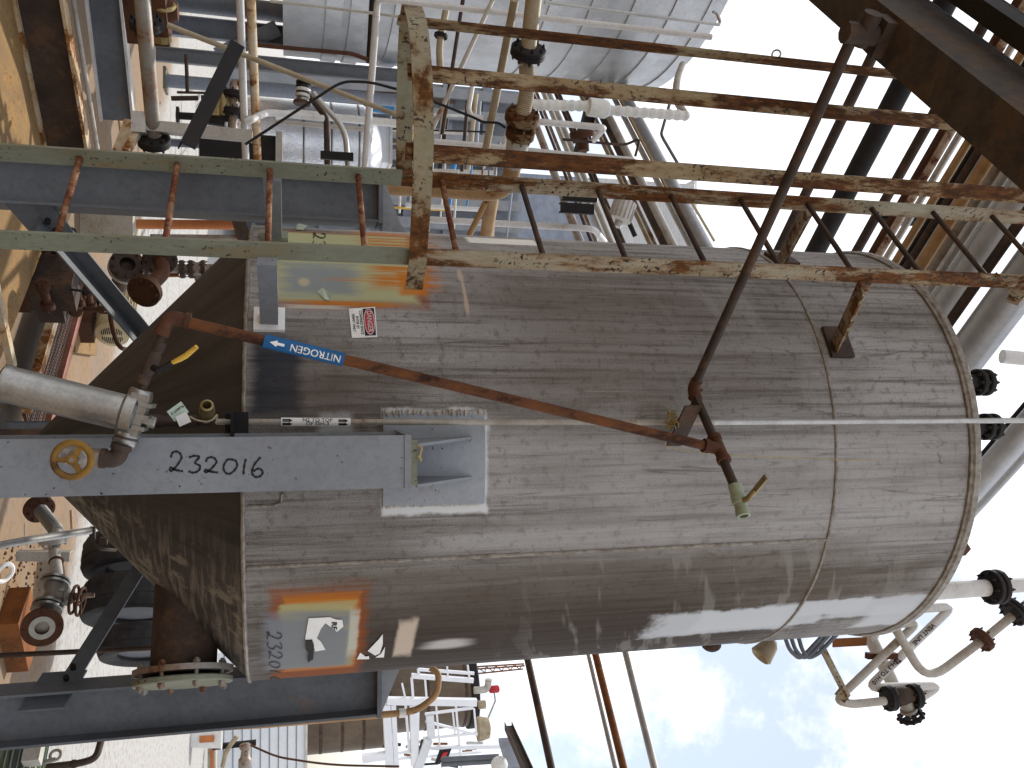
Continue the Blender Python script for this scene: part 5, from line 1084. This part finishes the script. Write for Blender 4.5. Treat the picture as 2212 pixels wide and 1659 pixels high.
for i, (x, y, lab) in enumerate(((45, 870, 'white plastic ring lying near the bottom edge of the grey slanting pipe'), (250, 1560, 'white plastic ring on the floor by the orange beam'))):
    p = PZ(*B3(x, y), .03); mb = MB(); mb.torus(p, V((.3, -.5, .8)), .055, .014, 26, 8); solo('plastic_ring', lab, 'ring', mb, M['signwhite'], 'white rings on the floor')
alongA('rust-orange floor channel in the bottom left, beyond the front column', 'floor_beam', 'beam', (42, 1360), (62, 1450), .12, .12, .3, M['orange'], group='beams along the floor', ext=.05)
random.seed(5); mb = MB()
for k in range(140):
    p = PZ(*B3(random.uniform(30, 420), random.uniform(560, 1300)), .0); s_ = random.uniform(.004, .013); mb.sphere(p+Z*s_*.3, s_, 6, 4, (1, random.uniform(.6, 1.2), .6))
o = struct('rust_debris', mb, M['rust']); o['kind'] = 'stuff'; o['label'] = 'rust flakes and gravel on the floor'
# tyres stacked behind the cone
def tyre(label, c_, axis, R, w_):
    t = Thing('tyre', label, 'tyre', 'black tyres behind the cone'); mb = MB(); h = w_/2
    mb.lathe([(R*.58, -h*.75), (R*.8, -h), (R*.95, -h*.9), (R, -h*.6), (R*.985, -h*.3), (R, -h*.28), (R, h*.28), (R*.985, h*.3), (R, h*.6), (R*.95, h*.9), (R*.8, h), (R*.58, h*.75), (R*.55, 0), (R*.58, -h*.75)], c_, axis, 56, cap=False); t.add('tread', mb, M['rubber'])
    mb = MB(); mb.lathe([(R*.58, -h*.5), (R*.3, -h*.2), (.03, -h*.2)], c_, axis, 32); mb.lathe([(R*.58, h*.5), (R*.3, h*.2), (.03, h*.2)], c_, axis, 32); t.add('rim', mb, M['darkgrey'])
ay_ = V((.86, -.5, 0))
tyre('black tyre standing behind the cone, its tread in shadow', P(300, 1205, 7.2), ay_, .40, .27); tyre('dusty grey tyre next to the shadowed one behind the cone', P(300, 1300, 7.0), ay_, .40, .27); tyre('black tyre half hidden by the manway neck', P(312, 1392, 6.6), ay_, .30, .2)
pipe('thin brown upright rod behind the right column brace', None, [(0, 1416), (340, 1399)], 4.9, 11, M['brown'], name='rod', cat='rod')
t = Thing('electric_motor', 'finned grey-green motor with a lifting eye in the bottom corner', 'motor'); c_ = P(38, 1655, 5.0)
mb = MB(); mb.tube([c_+DB*.25, c_-DB*.35], .10, 24); t.add('body', mb, M['darkgrey']); mb = MB()
for k in range(26):
    an = k*2*math.pi/26; o_ = DA*math.cos(an)+Z*math.sin(an); mb.bar(c_+DB*.24+o_*.115, c_-DB*.34+o_*.115, o_, .03, .006)
t.add('fins', mb, M['ltgreen']); mb = MB(); mb.torus(P(120, 1631, 5.0), DA, .026, .008, 20, 8); mb.tube([P(120, 1640, 5.0), c_+Z*.09], .012, 8); t.add('lifting_eye', mb, M['galvrust']); mb = MB(); mb.box(P(72, 1628, 4.9), DA, DB, Z, .04, .05, .04); t.add('junction_box', mb, M['offwhite'])
pipe('dark pipe elbow rising beside the finned motor', B4, [(380, 1262), (700, 1225), (850, 1180), (905, 990), (915, 940)], [5.2, 5.2, 5.2, 5.3, 5.3], 15, M['brown'], bend=.2, flanges=((0, .85),), fr=1.25)

# ---- far right: shed, tanks, white steelwork
t = Thing('white_shed', 'white boarded shed far right, seen past the right column', 'building'); a_, b_ = P(484, 1500, 22), P(659, 1720, 22)
mb = MB(); mb.abox((a_.x-1, 22, 0), (b_.x+2, 26, b_.z)); t.add('wall', mb, M['sheet'])
for k in range(9): z = a_.z+(b_.z-a_.z)*k/9; mb = MB(); mb.abox((a_.x-1, 21.985, z-.012), (b_.x+2, 22.0, z+.012)); t.add('board_seam', mb, M['bluegrey'])
mb = MB(); mb.abox((a_.x-1.05, 21.94, b_.z), (b_.x+2, 26, b_.z+.05)); t.add('roof', mb, M['white'])
mb = MB(); mb.abox((5.5, 20.2, 0), (30, 20.7, .16)); solo('curb', 'concrete curb with an orange line in front of the white shed', 'curb', mb, M['concrete'])
mb = MB(); mb.abox((5.5, 20.19, .05), (30, 20.205, .12)); solo('painted_line', 'orange paint line along the far curb', 'line', mb, M['orangepaint'])
t = Thing('trash_can', 'white plastic bin with an orange mark on the far concrete', 'bin'); c_ = PZ(415, 1590, 0); mb = MB(); mb.lathe([(.20, 0), (.26, .5), (.28, .52), (.24, .52), (.2, .1), (.01, .1)], c_, Z, 24, cap=False); t.add('bin', mb, M['signwhite']); mb = MB(); mb.bar(c_+V((-.02, -.24, .15)), c_+V((-.02, -.265, .4)), V((1, 0, 0)), .12, .02); t.add('mark', mb, M['orangepaint'])
t = Thing('hose_station', 'black post with a hydrant valve in front of the white shed', 'hydrant'); mb = MB(); a_, b_ = PP(B5, 140, 520, 19.5), PP(B5, 620, 470, 19.5); mb.bar(a_, b_, V((1, 0, 0)), .10, .10); t.add('post', mb, M['black'])
mb = MB(); mb.lathe([(.08, 0), (.12, .03), (.12, .1), (.08, .14), (.1, .3), (.14, .34), (.14, .5), (.07, .55)], PP(B5, 500, 480, 19.4), V((1, 0, 0)), 16); t.add('valve', mb, M['galvrust']); mb = MB(); mb.tube([PP(B5, 250, 740, 19.4), PP(B5, 290, 560, 19.4), PP(B5, 410, 400, 19.4)], .05, 10, bend=.3); t.add('hose', mb, M['beige'])
mb = MB(); mb.tube([PP(B5, 560, 500, 19.3), PP(B5, 850, 630, 19), PP(B5, 1430, 720, 18), PP(B5, 2200, 735, 17)], .022, 6, bend=1.); solo('wire', 'thin red-brown wire sagging across the white shed', 'wire', mb, M['rust'])
def fartank(label, y0, y1, xt, Y, bands):
    t = Thing('far_tank', label, 'tank', 'brown tanks at the far right'); a_, b_ = P(760, y0, Y), P(760, y1, Y); c_ = V(((a_.x+b_.x)/2, Y+1, 0)); r_ = (b_.x-a_.x)/2; z = P(xt, (y0+y1)/2, Y).z
    mb = MB(); mb.lathe([(r_, .2), (r_, z), (r_*.6, z+.15), (.1, z+.3)], c_, Z, 48); t.add('shell', mb, M['browntank'])
    for k in range(bands): mb = MB(); mb.lathe([(r_, -.05), (r_*1.015, -.04), (r_*1.015, .04), (r_, .05)], c_+Z*(z*(k+.5)/bands+.4), Z, 48, cap=False); t.add('band', mb, M['brown'])
    return c_, z
fartank('brown ringed tank standing behind the white shed', 1545, 1647, 830, 27, 7); c2, z2 = fartank('brown tank behind the white platform, with a dark top rim', 1452, 1612, 1022, 30, 6)
mb = MB(); mb.lathe([(1.33, 0), (1.36, .02), (1.36, .26), (1.3, .3)], c2+Z*(z2-.1), Z, 40); solo('tank_rim', 'black walkway rim on top of the far brown tank', 'rim', mb, M['black'])
t = Thing('white_platform', 'white steel platform with railings and a stair, far right', 'platform'); YP = 20
def seg(nm, fn, x0, y0, x1, y1, w_, mat='scaffold', Y=YP, dep=None):
    a_, b_ = PP(fn, x0, y0, Y), PP(fn, x1, y1, Y); wd = w_/fnk*.54/scale(a_); mb = MB(); sd = V((1, 0, 0)) if abs((b_-a_).normalized().x) < .7 else Z; mb.bar(a_, b_, sd, wd, dep or wd); t.add(nm, mb, M[mat])
fnk = 3.16
for g in ((310, 640, 1440, 660, 85), (620, 325, 1400, 385, 55), (700, 245, 1410, 295, 35), (800, 900, 1450, 1070, 30), (400, 1300, 800, 1270, 30), (860, 1235, 1830, 1215, 45), (0, 1370, 300, 1330, 90), (400, 1375, 1500, 1290, 28), (780, 1115, 1450, 1050, 30), (790, 810, 1400, 730, 30)): seg('post', B6, *g)
for g in ((300, 690, 345, 1500, 95), (390, 690, 430, 1500, 60), (545, 690, 590, 1270, 30), (640, 690, 660, 1450, 90), (700, 690, 690, 1200, 40), (930, 690, 1000, 1500, 22), (1140, 770, 1170, 1060, 20), (1180, 700, 1250, 1490, 24), (1410, 740, 1440, 1060, 22), (620, 350, 640, 600, 30), (790, 360, 810, 600, 24), (1070, 210, 1080, 340, 20), (1330, 190, 1350, 350, 22), (700, 240, 720, 330, 30), (500, 420, 560, 690, 24)): seg('beam', B6, *g)
seg('stair', B6, 850, 820, 870, 1100, 90, 'sheet'); seg('stair', B6, 830, 1120, 690, 1500, 110, 'sheet'); seg('stringer', B6, 755, 1130, 660, 1500, 22, 'brown')
a_, b_ = PP(B6, 920, 1420, 19.6), PP(B6, 1120, 1260, 19.6); mb = MB(); mb.prism([PP(B6, 975, 1265, 19.6), PP(B6, 1125, 1250, 19.6), PP(B6, 1065, 1415, 19.6), PP(B6, 915, 1435, 19.6)], V((0, .03, 0))); sg2 = t.add('dark_board', mb, M['ink'])
mb = MB(); mb.prism([PP(B6, 1020, 1300, 19.57), PP(B6, 1080, 1290, 19.57), PP(B6, 1040, 1390, 19.57), PP(B6, 980, 1385, 19.57)], V((0, .02, 0))); t.add('red_mark', mb, M['red'], sg2)
t = Thing('crane_boom', 'thin orange lattice boom rising over the far brown tank', 'crane'); fnk = 3.16
e = [((1400, 245), (2050, 200)), ((1440, 300), (2030, 240)), ((1380, 215), (2040, 175))]; mb = MB()
for a0, b0 in e: mb.tube([PP(B6, *a0, 60), PP(B6, *b0, 60)], .06, 6)
t.add('chords', mb, M['orange']); mb = MB(); k = 0
for i in range(11):
    f0_, f1_ = i/11, (i+1)/11; a0 = (e[1][0][0]+(e[1][1][0]-e[1][0][0])*f0_, e[1][0][1]+(e[1][1][1]-e[1][0][1])*f0_); b0 = (e[2][0][0]+(e[2][1][0]-e[2][0][0])*f1_, e[2][0][1]+(e[2][1][1]-e[2][0][1])*f1_)
    if i % 2: a0, b0 = (a0[0]+60, a0[1]-6), (b0[0]-60, b0[1]+6)
    mb.tube([PP(B6, *a0, 60), PP(B6, *b0, 60)], .035, 5)
t.add('lacing', mb, M['orange'])
t = Thing('vent_valve', 'red valve and white elbow on the far brown tank top', 'valve'); mb = MB(); mb.tube([PP(B6, 1410, 510, 27), PP(B6, 1580, 500, 27), PP(B6, 1595, 370, 27)], .11, 14, bend=.2); t.add('elbow', mb, M['offwhite']); mb = MB(); mb.lathe([(.09, -.16), (.12, -.12), (.12, .12), (.09, .16)], PP(B6, 1665, 495, 27), V((0, 0, 1)), 12); t.add('valve', mb, M['red']); mb = MB(); mb.tube([PP(B6, 1665, 540, 27), PP(B6, 1680, 640, 27), PP(B6, 1585, 870, 27)], .03, 8); t.add('arm', mb, M['galv'])
mb = MB(); mb.lathe([(.05, 0), (.36, .02), (.36, .12), (.30, .36), (.12, .42), (.02, .42)], P(1030, 1575, 26), Z, 24); solo('vent_hood', 'cream domed vent hood on the far brown tank', 'vent', mb, M['beige'])
mb = MB(); mb.lathe([(.03, 0), (.12, .02), (.12, .22), (.03, .25)], PP(B6, 1460, 695, 25), Z, 16); solo('vent_hood', 'small cream drum between the white platform and the far brown tank top', 'vent', mb, M['beige'])
p, q_ = P(1098, 1568, 13), P(1142, 1668, 11); mb = MB(); mb.ibeam(p, q_, Z, .12, .12); solo('steel_beam', 'brown beam slanting up at the lower right edge, far from the tank', 'beam', mb, M['brown'])
mb = MB(); mb.bar(PP(B6, 1840, 1130, 13), PP(B6, 1960, 1500, 12), Z, .3, .06); solo('steel_beam', 'blue-grey plate beam beside the brown slanting one at the lower right', 'beam', mb, M['bluegrey'])
mb = MB(); mb.sphere(PP(B6, 1730, 1450, 12), .12, 16, 10); solo('lamp_globe', 'round white lamp globe at the lower right edge', 'lamp', mb, M['cloth'])
for k, (y, lab) in enumerate(((1385, 'dark level pipe at the lower right, upper of two'), (1445, 'dark level pipe at the lower right, lower of two'))):
    pipe(lab, B6, [(1000, y), (1720, y-40)], 14, 11, M['darkgrey'])
random.seed(3)
for k in range(16): pipe('stubby distant pipe below the white platform', None, [(x_ := random.uniform(830, 1010), y_ := random.uniform(1600, 1655)), (x_+random.uniform(14, 40), y_+random.uniform(-3, 6))], random.uniform(22, 30), random.choice((5, 7, 9)), M[random.choice(('offwhite', 'brown', 'black', 'galv', 'orange'))], name='far_pipe', group='stubby distant pipes below the white platform', n=8)
# ================================================================== ground, sky, light
def ground_mat():
    t = NT('concrete ground'); n1 = t.noise(.55, 6, .65); n2 = t.noise(14, 4, .7); n3 = t.noise(90, 2, .6)
    sp = t.n.new('ShaderNodeSeparateXYZ'); g = t.n.new('ShaderNodeNewGeometry'); t.l.new(g.outputs['Position'], sp.inputs[0])
    dp = t.n.new('ShaderNodeVectorMath'); dp.operation = 'DOT_PRODUCT'; t.l.new(g.outputs['Position'], dp.inputs[0]); dp.inputs[1].default_value = DA
    d0 = PZ(155, 1180, 0).dot(DA)                         # the orange silt ends along one line of the slab
    near = t.ramp(t.math('ADD', dp.outputs['Value'], t.math('MULTIPLY', t.math('SUBTRACT', n1, .5), 1.2)), d0-.15, d0+.35)
    c = t.mix(t.ramp(n1, .35, .65), (.22, .13, .058), (.17, .125, .085)); c = t.mix(near, c, (.33, .32, .305))
    st = t.noise(1, 4, .6, t.map((.35, 3.2, 1), t.n.new('ShaderNodeTexCoord').outputs['Object']))
    c = t.mix(t.math('MULTIPLY', t.ramp(st, .5, .7), .35), c, (.20, .185, .165))
    c = t.mix(t.math('MULTIPLY', t.ramp(n2, .46, .66), .5), c, (.12, .08, .045)); c = t.mix(t.math('MULTIPLY', t.ramp(n3, .52, .7), .3), c, (.10, .08, .06))
    t.set('Base Color', c); t.set('Roughness', .85); t.bump(n2, .3, .01); return t.m
mb = MB(); mb.sheet([(-600, -600, 0), (600, -600, 0), (600, 600, 0), (-600, 600, 0)]); struct('ground', mb, ground_mat())
SKYOFF = (1.3, .7, 2.1)
SUN_EL, SUN_AZ = 60, -25                        # azimuth clockwise from straight ahead
w = bpy.data.worlds.new('World'); SC.world = w; w.use_nodes = True; t = w.node_tree; n, l = t.nodes, t.links
bg = n['Background']; sky = n.new('ShaderNodeTexSky'); sky.sky_type = 'NISHITA'; sky.sun_disc = False
sky.sun_elevation = R_(SUN_EL); sky.sun_rotation = R_(SUN_AZ); sky.air_density = 1.2; sky.dust_density = 1.5
tc = n.new('ShaderNodeTexCoord')
def nz(sc, det, r, lo, hi):
    q = n.new('ShaderNodeTexNoise'); mp = n.new('ShaderNodeMapping'); mp.inputs['Location'].default_value = SKYOFF; l.new(tc.outputs['Generated'], mp.inputs[0]); l.new(mp.outputs[0], q.inputs['Vector']); q.inputs['Scale'].default_value = sc; q.inputs['Detail'].default_value = det; q.inputs['Roughness'].default_value = r
    m = n.new('ShaderNodeMapRange'); m.interpolation_type = 'SMOOTHSTEP'; l.new(q.outputs[0], m.inputs[0]); m.inputs[1].default_value = lo; m.inputs[2].default_value = hi; m.inputs[3].default_value = .28; return m.outputs[0]
cl = nz(3.2, 7, .62, .41, .53)
mx = n.new('ShaderNodeMix'); mx.data_type = 'RGBA'; l.new(cl, mx.inputs[0]); l.new(sky.outputs[0], mx.inputs[6]); mx.inputs[7].default_value = (9.5, 9.7, 10.2, 1)
l.new(mx.outputs[2], bg.inputs[0]); bg.inputs[1].default_value = .1
sl = bpy.data.lights.new('sun', 'SUN'); so = bpy.data.objects.new('sun', sl); COL.objects.link(so)
sl.energy = 2.6; sl.angle = R_(.53); sl.color = (1, .95, .87)
sd = V((math.sin(R_(SUN_AZ))*math.cos(R_(SUN_EL)), math.cos(R_(SUN_AZ))*math.cos(R_(SUN_EL)), math.sin(R_(SUN_EL))))
so.rotation_euler = sd.to_track_quat('Z', 'Y').to_euler(); so.location = sd*60
for t_ in THINGS: t_.build()
SC.view_settings.view_transform = 'Standard'; SC.view_settings.look = 'None'; SC.view_settings.exposure = .68; SC.view_settings.gamma = 1
SC.cycles.max_bounces = 6; SC.cycles.use_denoising = True
